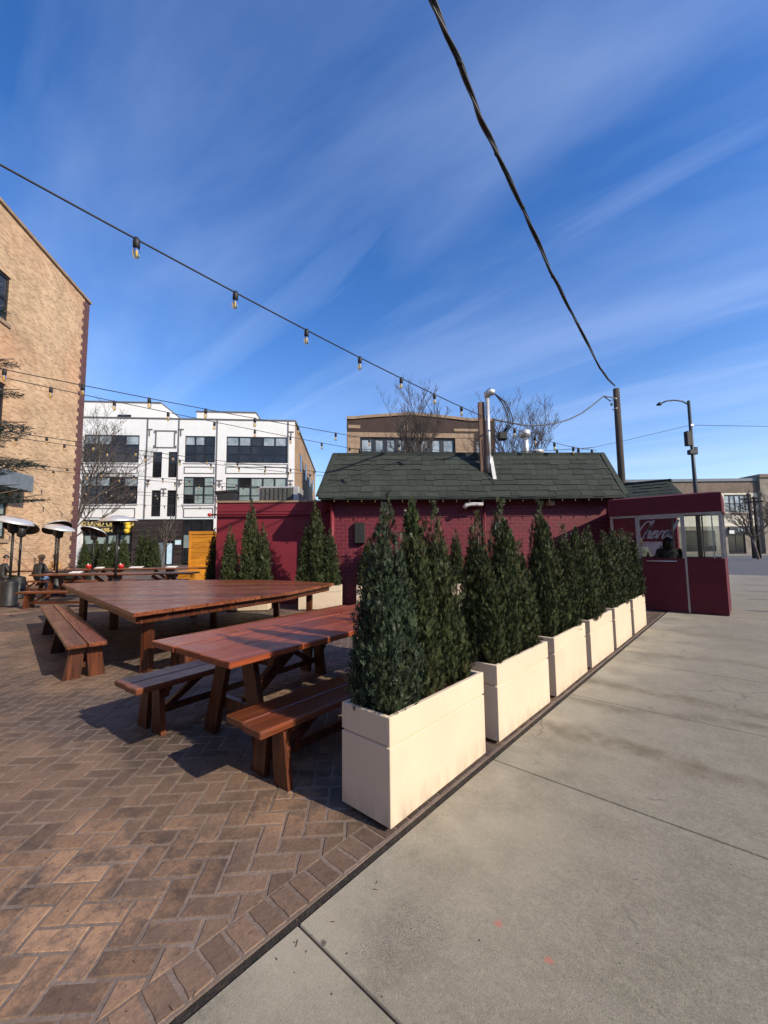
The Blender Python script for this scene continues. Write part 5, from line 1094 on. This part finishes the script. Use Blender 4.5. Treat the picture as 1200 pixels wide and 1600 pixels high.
link('board_letters', text_mesh('IES', (zp1-zp0)*.5, 'sign_black', .004, 0, .004), rw_, ((xp0+xp1)/2, -.058, zp0+(zp1-zp0)*.42))
tag(rw_, 'maroon rear wing with white script lettering seen through the booth glass', 'building')

# --- orange timber stall
ox_, oy_ = dlt(19.0, 296); st = empty('timber_stall', (ox_, oy_, 0), HC)
wS = (333.5-296)*19/FPX; hS_ = CAM_H+(860-831)*19/FPX
n_b = 9
for j in range(n_b): MB().box(.02, wS-.02, -.02-.006*(j % 2), .015, .15+j*(hS_-.2)/n_b, .15+(j+1)*(hS_-.2)/n_b-.012, bev=.004).build('plank', MATS['pine'], st)
MB().box(0, .1, -.05, -.021-.006, 0, hS_).build('corner_post', MATS['pine'], st); MB().box(-.01, wS, -.055, -.02, hS_-.13, hS_+.01).build('top_rail', MATS['pine'], st); MB().box(0, wS, .016, 1.1, .0, hS_-.02).build('stall_core', MATS['pine'], st)
MB().box(-.02, wS-.3, -1.0, -.1, .0, .55, bev=.02).build('plinth_box', MATS['pine'], st)
tag(st, 'bright orange timber stall of horizontal planks beside the maroon wing', 'stall')
# row of small evergreens in tubs in front of the white shop front
rq = random.Random(31)
for i, (px, hgt, lb) in enumerate(((133, 2.3, 'below the start of the gold lettered banner'), (150, 2.6, 'below the middle of the gold lettered banner'), (164, 2.3, 'just right of the tilted rusty hood'), (178, 2.5, 'beneath the open sign'), (194, 2.6, 'below the yellow balloons'), (221, 3.0, 'at the start of the timber cladding'), (231, 2.9, 'in front of the timber cladding'), (243, 2.7, 'beside the shop door'))):
    x, y = dlt(31.0+rq.uniform(-.6, .6), px); shrub(x, y, 0, hgt, 5, 2.1, rq.uniform(0, 6), 'dark conical evergreen ' + lb.replace('just right of', 'beside'), group='evergreens before the white building')

# --- brown brick school like building behind the shack
A_, B_, hv = mid_plane(542, 46, 776, 47.5); O2 = (float(A_[0]), float(A_[1])); H2 = lambda px, py, v=0: hit(px, py, O2, hv, v)
bw_ = empty('brown_building', (O2[0], O2[1], 0), hv); UB = H2(774, 690)[0]; zt4 = H2(545, 655)[1]; zp4 = H2(643, 650)[1]; zband = H2(640, 678)[1]; zwt, zwb = H2(640, 684.5)[1], H2(640, 714)[1]
ua, ub = H2(563, 700)[0], H2(711, 700)[0]; uc, ud = H2(744, 700)[0], H2(755, 700)[0]
h1 = (ua, zwb-1.2, ub, zwt); h2 = (uc, zwb-1.2, ud, zwt-.1)
wall_holes(0, UB, 0, zt4-.2, [h1, h2], .3).build('wall', MATS['brick_brown'], bw_)
par = [(0, zt4-.2), (UB, zt4-.2), (UB, zt4-.25+.05)]
def para(u): return zt4-.15+(zp4-zt4+.1)*max(0, min(1, 1-abs(u-H2(643, 650)[0])/ (H2(730, 650)[0]-H2(643, 650)[0])))**.8*1.0
us_ = np.linspace(0, UB, 40); pm = MB(); cm_ = MB()
for i in range(39):
    a, b = us_[i], us_[i+1]; za, zb_ = para(a)+.15, para(b)+.15
    pm.quad((a, -.002, zt4-.2), (b, -.002, zt4-.2), (b, -.002, zb_), (a, -.002, za)); cm_.add([(a, -.15, za), (b, -.15, zb_), (b, -.15, zb_+.32), (a, -.15, za+.32), (a, .4, za), (b, .4, zb_), (b, .4, zb_+.32), (a, .4, za+.32)], [(0, 1, 2, 3), (3, 2, 6, 7), (0, 4, 5, 1)])
pm.build('parapet', MATS['brick_brown'], bw_); cm_.build('stone_coping', MATS['stone_tan'], bw_)
MB().box(0, ub+2.3, -.10, -.004, zwt+.05, zband+.1).build('stone_band', MATS['stone_tan'], bw_); 
for (a, b) in ((0.05, ua-.03), (ub+.03, ub+2.2)): 
    for j in range(5): MB().box(a, b, -.08-.01*(j % 2), -.003, zwb-1.2+j*(zwt-zwb+1.2)/5+.02, zwb-1.2+(j+1)*(zwt-zwb+1.2)/5).build('stone_block', MATS['stone_tan'], bw_)
u0, z1_ = H2(709, 670); u1, z0_ = H2(748, 674.5); MB().box(u0, u1, -.06, -.003, z0_, z1_).build('stone_inset', MATS['stone_tan'], bw_); u0, z1_ = H2(544, 664); u1, z0_ = H2(563, 669.5); MB().box(u0, u1, -.06, -.003, z0_, z1_).build('stone_inset', MATS['stone_tan'], bw_)
for px in (631, 635.5, 640, 644.5): u0, z0_ = H2(px, 673); u1, z1_ = H2(px+2.2, 660-(2 if 634 < px < 641 else 0)); MB().box(u0, u1, -.08, -.004, z0_, z1_).build('carved_crest', MATS['stone_tan'], bw_)
window(bw_, *h1, 8, 2, 'pane_sky', y=.2, fr=.22, mull=.5); window(bw_, *h2, 1, 2, 'pane_sky', y=.2, fr=.12)
MB().box(UB-.003, UB, .0, 14, 0, zt4).build('side_wall', MATS['brick_brown'], bw_); MB().box(0, UB-.01, .31, 14, 0, zt4-.4).build('core', MATS['dark'], bw_)
tag(bw_, 'brown brick building with tan stone trim and a curved parapet behind the green roof', 'building')

# --- far side of the cross street
OF = dl(60.0, 45.0); HF = lambda px, py, v=0: hit(px, py, OF, HC, v)
fb = empty('far_shop_row', (OF[0], OF[1], 0), HC); xa = HF(975, 800)[0]; xb = HF(1186, 800)[0]; zt5 = HF(1150, 752)[1]; z45 = HF(1150, 770)[1]; z35 = HF(1150, 802)[1]; z25 = HF(1150, 822)[1]
opn = []
for (p0, p1) in ((1133, 1176), (1060, 1120), (1000, 1050)): opn.append((HF(p0, 800)[0], HF(1150, 800)[1], HF(p1, 800)[0], HF(1150, 773)[1]))
drs = [(HF(1137, 840)[0], .02, HF(1141, 840)[0]+2.2, HF(1150, 835)[1]), (HF(1000, 840)[0], .4, HF(1050, 840)[0], z25-.6), (HF(1065, 840)[0], .4, HF(1118, 840)[0], z25-.6)]
wall_holes(xa, xb, 0, z25, drs, .3).build('shop_wall', MATS['grey_stone'], fb); wall_holes(xa, xb, z25+.001, z45, opn, .3, y=-.02).build('upper_wall', MATS['cream_wall'], fb); MB().box(xa, xb, -.06, .6, z45, zt5).build('tan_parapet', MATS['brick_far'], fb); MB().box(xa-.2, xb+.1, -.25, .8, zt5, zt5+.4).build('cornice', MATS['steel_blue'], fb)
MB().box(xa, xb, .31, 9, 0, zt5-.2).build('core', MATS['dark'], fb)
for r in opn: window(fb, *r, 5, 2, 'pane_sky', y=.15, fr=.12, mull=.14)
for r in drs: window(fb, *r, 2, 2, 'pane_dark', y=.15, fr=.12)
u0, z1_ = HF(1137, 823.5); u1, z0_ = HF(1173, 832); MB().box(u0, u1, -.3, -.03, z0_, z1_).build('shop_sign', MATS['lamp_paint'], fb)
for i, px in enumerate((1150, 1155, 1160, 1164)): u0, z0_ = HF(px, 830); u1, z1_ = HF(px+2.5, 825.5); MB().box(u0, u1, -.33, -.301, z0_, z1_).build('sign_mark', MATS['pane_blind'], fb)
u0, z1_ = HF(1136, 829); u1, z0_ = HF(1144, 834); MB().box(u0, u1, -.4, -.31, z0_, z1_).build('shop_lamp_board', MATS['letter_white'], fb)
MB().box(xa, xb, -.14, -.021, z35-.2, z35+.1).build('string_course', MATS['grey_stone'], fb)
tag(fb, 'row of cream and tan shops across the cross street', 'building')
u_f = HF(1186, 800)[0]+.05; f2 = empty('corner_house', (OF[0]+math.cos(HC)*u_f+math.sin(HC)*.5, OF[1]+math.sin(HC)*u_f-math.cos(HC)*.5, 0), HC); z5 = HF(1195, 747)[1]
MB().box(0, 14, 0, 10, 0, z5).build('wall', MATS['grey_stone'], f2); MB().box(-.1, 14, -.2, 10, z5, z5+.5).build('cornice', MATS['brick_far'], f2)
for i in range(4): window(f2, 1.5+i*3.2, 4.2, 3.2+i*3.2, 7.4, 2, 2, 'pane_dark', y=-.1, fr=.1)
for i in range(3): window(f2, 1.5+i*4.2, .5, 4.2+i*4.2, 3.2, 2, 2, 'pane_dark', y=-.1, fr=.1)
tag(f2, 'grey stone corner house at the end of the shop row', 'building')

# ------------------------------------------------------------------ poles, lamp, wires
up_xy = dlt(16.2, 976); zpt = CAM_H+(851-600)*16.2/FPX
pl = empty('utility_pole', (up_xy[0], up_xy[1], 0)); MB().tube([(0, 0, 0), (0, 0, zpt*.5), (0, 0, zpt)], [.14, .13, .118], 14).build('shaft', MATS['pole_wood'], pl)
for z_ in (zpt-.45, zpt-.85): MB().tube([(-.18, -.05, z_), (.02, -.16, z_)], .02, 6).build('bolt', MATS['galv'], pl)
MB().lathe([(.02, -.06), (.05, -.04), (.05, .04), (.02, .06)], 8, Matrix.Translation((-.19, -.06, zpt-.62))).build('insulator', MATS['galv'], pl)
tag(pl, 'leaning weathered timber utility pole behind the shack', 'pole')
lp_xy = dlt(24.5, 1091); zl = CAM_H+(850-620)*24.5/FPX
lp = empty('street_lamp', (lp_xy[0], lp_xy[1], 0), HC); MB().tube([(0, 0, 0), (0, 0, zl)], [.13, .085], 12).build('shaft', MATS['lamp_paint'], lp)
al = (1022-1073)*24.5/FPX
MB().tube([(0, 0, zl-.25), (al*.2, 0, zl-.02), (al*.45, 0, zl+.05), (al*.7, 0, zl+.0), (al*.88, 0, zl-.16)], .045, 8).build('arm', MATS['lamp_paint'], lp)
MB().tube([(al*.84, 0, zl-.13), (al*.9, 0, zl-.17), (al, 0, zl-.24)], [.05, .12, .06], 10).build('luminaire', MATS['lamp_paint'], lp)
zz = CAM_H+(850-682)*24.5/FPX; MB().box(-.36, -.09, -.15, .15, zz-.45, zz+.45, bev=.02).build('control_box', MATS['dark'], lp); zz = CAM_H+(850-704)*24.5/FPX
MB().box(-.26, .26, -.14, .14, zz-.15, zz+.15, bev=.04).build('camera_cluster', MATS['lamp_paint'], lp); MB().box(.1, .3, -.08, .08, zz+.1, zz+.32, bev=.02).build('camera_head', MATS['lamp_paint'], lp)
zz = CAM_H+(850-660)*24.5/FPX; MB().box(-.05, .16, -.1, .1, zz-.1, zz+.06, bev=.02).build('bracket', MATS['galv'], lp)
tag(lp, 'dark street lamp with a curved arm and control boxes on its shaft', 'street lamp')
def wire(name, pts, r, material, label, cat='cable', n=6):
    o = MB().tube(pts, r, n).build(name, MATS[material]); return tag(o, label, cat)
# heavy service cable passing overhead, in the vertical plane through the pole top
T0 = np.array([up_xy[0], up_xy[1]-.16]); d0 = ray(675, 0); 
d0h = np.array([d0[0], d0[1]])/math.hypot(d0[0], d0[1]); Q = d0h*3.9; hc_ = math.atan2(*(T0-Q)[::-1])
path = []
for (px, py) in ((648, -80), (675, 0), (697, 55), (720, 103), (737, 145), (752, 188), (770, 226), (787, 264), (804, 297), (823, 338), (838, 372), (860, 425), (875, 452), (890, 482), (906, 512), (922, 545), (937, 575), (950, 592), (961, 603)):
    u, z = hit(px, py, (float(T0[0]), float(T0[1])), hc_); path.append((T0[0]+u*math.cos(hc_), T0[1]+u*math.sin(hc_), z))
p0 = Vector(path[0]); p1 = Vector(path[1]); path = [tuple(p0+(p0-p1)*3), tuple(p0+(p0-p1))]+path
cbm = MB(); cbm.tube(path, .021, 8); 
n_p = 140; PP = np.array(path); tt = np.linspace(0, len(path)-1, n_p); P3 = np.array([PP[int(t)]*(1-(t-int(t)))+PP[min(int(t)+1, len(path)-1)]*(t-int(t)) for t in tt])
co_ = MB().tube(path, .026, 8).build('main_conductor', MATS['wire']); hc_o = empty('service_cable', tuple(path[-1]))
co_.parent = hc_o; co_.location = (-path[-1][0], -path[-1][1], -path[-1][2])
for ph in (0, 2.1):
    tw = [(p[0]+.027*math.cos(i*.2+ph), p[1]+.027*math.sin(i*.2+ph)*.6, p[2]+.024*math.sin(i*.2+ph)) for i, p in enumerate(P3)]
    c2 = MB().tube(tw, .014, 6).build('twisted_conductor', MATS['cable_grey']); c2.parent = hc_o; c2.location = co_.location
for i in (34, 58, 74, 92, 110): M_ = Matrix.Translation(tuple(P3[i])); c2 = MB().box(-.03, .03, -.03, .03, -.022, .03, M_, bev=.008).build('cable_tie', MATS['wire']); c2.parent = hc_o; c2.location = co_.location
tag(hc_o, 'thick twisted service cable passing overhead to the timber utility pole', 'cable')
# slack cable from the mast to the pole
Mp = S2W(um+.5, vm_-.12, 0); hc2 = math.atan2(up_xy[1]-Mp[1], up_xy[0]-Mp[0]); pts_ = []
for (px, py) in ((770, 655), (785, 658), (805, 662), (825, 665), (850, 664), (870, 661), (890, 655), (910, 645), (930, 630), (943, 619), (963, 622)):
    u, z = hit(px, py, (Mp[0], Mp[1]), hc2); pts_.append((Mp[0]+u*math.cos(hc2), Mp[1]+u*math.sin(hc2), z))
wire('slack_cable', pts_, .024, 'cable_grey', 'sagging cable from the roof mast to the timber utility pole')
pe = pts_[-2]; wire('cable_tail', [pe, (pe[0]+.1, pe[1]+.1, pe[2]-.1), (pe[0]+.2, pe[1]+.17, pe[2]-.22)], .02, 'wire', 'short cable tail with a black end by the utility pole top')
lz = CAM_H+(850-660)*24.5/FPX; L0 = Vector((lp_xy[0], lp_xy[1], lz)); E1 = Vector((*dlt(30, 905), CAM_H+(853-703)*30/FPX)); E2 = Vector((*dlt(24, 1400), CAM_H+(848-664)*24/FPX))
wire('street_wire', [L0, (L0+E1)/2+Vector((0, 0, -.05)), E1], .012, 'cable_grey', 'thin wire from the street lamp towards the shack'); wire('street_wire', [L0, (L0+E2)/2+Vector((0, 0, -.05)), E2], .014, 'cable_grey', 'thin wire running from the street lamp out over the street')
# festoon light strings across the patio
SOCK = MB().lathe([(.001, .012), (.02, .01), (.027, -.02), (.027, -.075), (.02, -.08), (.001, -.08)], 10).mesh('socket', MATS['wire'])
GLB = MB().lathe([(.016, -.078), (.028, -.10), (.031, -.125), (.026, -.155), (.012, -.172), (.0005, -.176)], 12).mesh('glass_bulb', MATS['bulb_glass'])
FIL = MB().tube([(0, 0, -.085), (.004, 0, -.11), (-.003, .003, -.14), (0, 0, -.155)], [.012, .008, .010, .006], 6).mesh('glint_filament', MATS['letter_gold'])  # thick gold filament paints the sun glint inside the bulb
def light_string(A, B, sag, first, sp, label, r=.011, bs=1.35):
    A = Vector(A); B = Vector(B); L_ = (B-A).length; o = empty('light_string', tuple(A)); n = 28; pts = []
    f_ = lambda t: (B-A)*t+Vector((0, 0, -sag*4*t*(1-t)))
    MB().tube([f_(i/n) for i in range(n+1)], r, 5).build('wire', MATS['wire'], o)
    s = first
    while s < L_-.05:
        p = f_(s/L_); b = link('bulb', SOCK, o, tuple(p)); link('glass', GLB, b); link('glint_filament', FIL, b)
        b.scale = (bs, bs, bs); b.rotation_euler = (random.uniform(-.06, .06), random.uniform(-.06, .06), 0); s += sp
    return tag(o, label, 'light string', 'light strings over the patio')
random.seed(6)
mt_ = S2W(um-.12, vm_-.02, 0); ztop = hit(757, 655, (mt_[0], mt_[1]), hS)[1]
light_string((mt_[0], mt_[1], 4.98), (-4.88, -2.4, 5.18), .16, 1.12, 1.222, 'light string tied to the roof mast, lowest over the glossy picnic table')
rx = lambda x0, y: x0+.03*y
STR = ((-10.7, .21, 5.08, 0.05, 'light string over the far end of the big triangular table'), (-11.81, .104, 5.3, .85, 'light string just beyond the big triangular table'), (-16.6, .12, 5.2, .3, 'light string over the long dark table, inner one of the pair'), (-17.5, .10, 5.25, .9, 'light string over the long dark table, outer one of the pair'),
       (-21.5, .08, 5.1, .5, 'light string beyond the second row table, inner of the pair'), (-22.5, .08, 5.1, .2, 'light string beyond the second row table, outer of the pair'), (-26.5, .06, 5.0, .7, 'light string before the white building, inner of the pair'), (-28, .06, 5.0, .1, 'light string before the white building, outer of the pair'), (-31, .05, 4.7, .4, 'light string nearest to the white building'))
for (x0, k, z, f0, lb) in STR:
    y0_, y1_ = -4.0, 17.5 if x0 > -13 else 15.5
    light_string((x0+k*y0_, y0_, z+.05), (x0+k*y1_, y1_, z+.03), .22, f0, 1.222, lb, r=.010 if x0 > -13 else .012)
q0 = S2W(tL+.4, EV+RUN+.02, zR+.2); q1 = S2W(tR-.2, EV+RUN+.02, zR+.22); light_string(q0, q1, .14, .3, .62, 'light string looped along the green roof ridge', r=.008)
q0 = S2W(eL+.2, EV-.03, zE-.05); q1 = S2W(eR-.2, EV-.03, zE-.05); light_string(q0, q1, .02, .2, .34, 'light string hung under the eave of the green roof', r=.006, bs=.42)
q0 = S2W(um+.5, vm_, 4.75); q1 = S2W(tR-.1, EV+RUN+.1, zR+.15); light_string(q0, q1, .12, .3, .62, 'light string falling from the roof mast to the end of the ridge', r=.008)

# ------------------------------------------------------------------ bare trees
def bare_tree(name, loc, H, spread, seed, label, levels=5, kids=(0, 5, 4, 4, 3, 2), ratio=(.50, .72), trunk_r=.16, fork=.28, n0=6, up=.55, group=None, twig=.008):
    r = random.Random(seed); tr = MB(); cr = MB()
    def grow(p, d, L_, rad_, lev, mb):
        k = 4; pts = [p]; q = p.copy(); dd = d.copy()
        for i in range(k):
            dd = (dd+Vector((r.gauss(0, .10), r.gauss(0, .10), r.gauss(0, .06)+.05*up))).normalized(); q = q+dd*L_/k; pts.append(q.copy())
        mb.tube(pts, [max(twig, rad_*(1-.55*i/k)) for i in range(k+1)], 7 if lev == 0 else (5 if lev < 3 else 3), cap=False)
        if lev >= levels: return
        nb = n0 if lev == 0 else kids[lev]
        for b in range(nb):
            f_ = (fork+(1-fork)*(b+.6)/nb) if lev == 0 else r.uniform(.25, 1.0); i = min(k-1, int(f_*k)); t = f_*k-i; bp = pts[i].lerp(pts[min(i+1, k)], min(1, t))
            az_ = r.uniform(0, 6.283); out = Vector((math.cos(az_), math.sin(az_), 0)); tl = r.uniform(.35, .75)*spread
            nd = (dd*(1-.35*tl)+out*tl+Vector((0, 0, up*.45))).normalized(); grow(bp, nd, L_*r.uniform(*ratio), max(twig, rad_*.52), lev+1, cr)
    grow(Vector((0, 0, -.05)), Vector((0, 0, 1)), H*.5, trunk_r, 0, tr)
    o = empty(name, (loc[0], loc[1], 0)); tr.build('trunk', MATS['bark'], o); cr.build('crown', MATS['bark'], o); return tag(o, label, 'tree', group)
bare_tree('bare_tree', dlt(30, 603), 15.2, .95, 3, 'leafless tree rising in front of the curved brown parapet', levels=5, twig=.0075, trunk_r=.11, up=.8, n0=10, fork=.5, ratio=(.44, .62))
bare_tree('bare_tree', dlt(30, 848), 14.4, 1.15, 5, 'broad leafless tree behind the flue pipe and roof ridge', levels=5, twig=.0075, trunk_r=.11, n0=11, up=.75, fork=.45, ratio=(.46, .64))
bare_tree('bare_tree', dlt(30, 92), 13.0, 1.15, 8, 'leafless tree beside the toothed brick corner, against the white building', levels=5, twig=.008, n0=8, trunk_r=.13)
bare_tree('bare_tree', dlt(31, 254), 4.6, .5, 9, 'thin young leafless tree in front of the timber cladding', levels=3, trunk_r=.05, twig=.012)
bare_tree('bare_tree', dlt(40, 1180), 7.5, 1.2, 12, 'leafless street tree with drooping limbs by the cross street', levels=4, trunk_r=.14, up=.2, twig=.012)
bare_tree('bare_tree', dlt(42, 1202), 8.5, 1.2, 14, 'leafless street tree before the grey corner house', levels=4, trunk_r=.14, up=.3, twig=.012)
for px, tp, lb in ((1172, 770, 'tall dark timber post on the cross street, nearer the shop door'), (1180, 775, 'tall dark timber post on the cross street, nearer the corner house')):
    x, y = dlt(41, px+2); zt5_ = CAM_H+(849-tp)*41/FPX; o = empty('street_post', (x, y, 0)); MB().tube([(0, 0, 0), (0, 0, zt5_)], [.17, .13], 8).build('shaft', MATS['pole_wood'], o); MB().box(-.7, .7, -.05, .05, zt5_-.6, zt5_-.48).build('cross_arm', MATS['pole_wood'], o); tag(o, lb, 'post')
# conifer standing just beside the camera's left edge
def fir(loc, H, R, seed, label):
    r = random.Random(seed); tr = MB().tube([(0, 0, 0), (0, 0, H*.5), (0, 0, H)], [.07, .045, .01], 8); V = []; br = MB(); z = .22
    nv = []; 
    z = .3
    while z < H-.1:
        rr = R*min(1, (1-z/H)*1.9)**.6*(.62 if z < 1.7 else 1); nb = 6
        a0 = r.uniform(0, 6.28)
        for b in range(nb):
            a_ = a0+b*6.283/nb+r.uniform(-.25, .25); L_ = rr*r.uniform(.8, 1.1); d = Vector((math.cos(a_), math.sin(a_), r.uniform(.02, .22))); s_ = Vector((-math.sin(a_), math.cos(a_), 0)); p = Vector((0, 0, z+r.uniform(-.06, .06)))
            tip = p+d*L_+Vector((0, 0, .05)); br.tube([p, p+d*L_*.6, tip], [.012, .007, .003], 4)
            tw = [(p+d*L_*.25, d, L_*.75)]
            for t in np.arange(.35, 1, .09):
                for sg in (-1, 1): q = p+d*L_*t; tw.append((q, (d+s_*sg*.9).normalized(), L_*.5*(1.15-t)))
            for (q, dd, ll) in tw:
                k = int(ll/.0042)
                for i in range(k):
                    c = q+dd*ll*i/k; an = r.uniform(0, 6.28); u = dd.orthogonal().normalized(); w = dd.cross(u); o_ = (u*math.cos(an)+w*math.sin(an)); nd = (o_*.8+dd*.75).normalized(); sd_ = nd.cross(dd).normalized()*.0032; e = c+nd*r.uniform(.018, .03)
                    nv += [c-sd_, c+sd_, e+sd_*.3, e-sd_*.3]
        z += r.uniform(.2, .27)
    o = empty('fir_tree', (loc[0], loc[1], 0)); tr.build('trunk', MATS['bark'], o); br.build('branches', MATS['bark'], o)
    NV = np.array([tuple(v) for v in nv]); F = (np.arange(len(NV)//4)*4)[:, None]+np.arange(4)[None, :]; link('needles', np_mesh('needles', NV, F, MATS['needle']), o); return tag(o, label, 'tree')
fir(dl(2.75, -3.36), 4.6, .82, 4, 'dark fir whose branch tips reach in before the tan brick wall')
# steel bollards along the kerb, outside the picture, that shade the walk
bl = None
for y, lbb in ((12.3, 'level with the entrance booth'), (14.8, 'one past the entrance booth'), (17.2, 'midway between entrance booth and cross street'), (19.8, 'one before the cross street kerb'), (23.2, 'next to the cross street kerb')):
    if bl is None:
        bl = empty('bollard', (1.55, y, 0)); MB().lathe([(.001, 0), (.07, 0), (.06, .03), (.055, 1.0), (.04, 1.05), (.001, 1.06)], 14).build('post', MATS['lamp_paint'], bl); MB().lathe([(.058, .86), (.058, .90)], 14).build('band', MATS['steel'], bl); o = bl
    else: o = copy_tree(bl); o.location = (1.55, y, 0)
    tag(o, 'dark steel bollard ' + lbb, 'bollard', 'bollards along the kerb')

# added unseen brick block past the open corner, cutting sky fill on the patio
nb = empty('sky_blocker_building', (-2.6, -8.0, 0), math.pi)
wh = [(2+i*3.4, 4.6+j*3.6, 3.6+i*3.4, 7.0+j*3.6) for i in range(9) for j in range(3)]
wall_holes(0, 34, 0, 15, wh, .2).build('wall', MATS['brick_brown'], nb)
for r in wh: window(nb, *r, 2, 2, 'pane_dark', y=.12)
MB().box(0, 34, .25, 16, 0, 14.8).build('core', MATS['brick_brown'], nb); MB().box(-.1, 34.1, -.15, .4, 15, 15.3).build('coping', MATS['stone_tan'], nb)
tag(nb, 'added unseen dark brown brick block beyond the open corner, blocking sky light', 'building')

# added unseen terraces across the main street, blocking low sky to reduce fill
for (y0_, y1_, hh, lb) in ((-62, -20, 8.4, 'added brown brick terrace blocking low sky across the main street, far from the patio'), (-20, 14, 8.2, 'added brown brick terrace blocking low sky across the main street, opposite the patio'), (14, 56, 8.0, 'added brown brick terrace blocking low sky across the main street, near the cross street')):
    tr_ = empty('sky_blocker_terrace', (17.0, y1_, 0), -math.pi/2); W_ = y1_-y0_
    wh = [(1.5+i*4.0, .6+j*4.2, 4.2+i*4.0, 3.4+j*4.2) for i in range(int((W_-3)//4)) for j in range(2)]
    wall_holes(0, W_, 0, hh, wh, .2).build('wall', MATS['brick_brown'], tr_)
    for r in wh: MB().box(r[0], r[2], .12, .16, r[1], r[3]).build('window', MATS['pane_dark'], tr_)
    MB().box(0, W_, .25, 12, 0, hh-.2).build('core', MATS['brick_brown'], tr_); MB().box(0, W_, -.15, .4, hh, hh+.3).build('coping', MATS['stone_tan'], tr_)
    tag(tr_, lb, 'building', 'added sky blocking terraces across the main street')
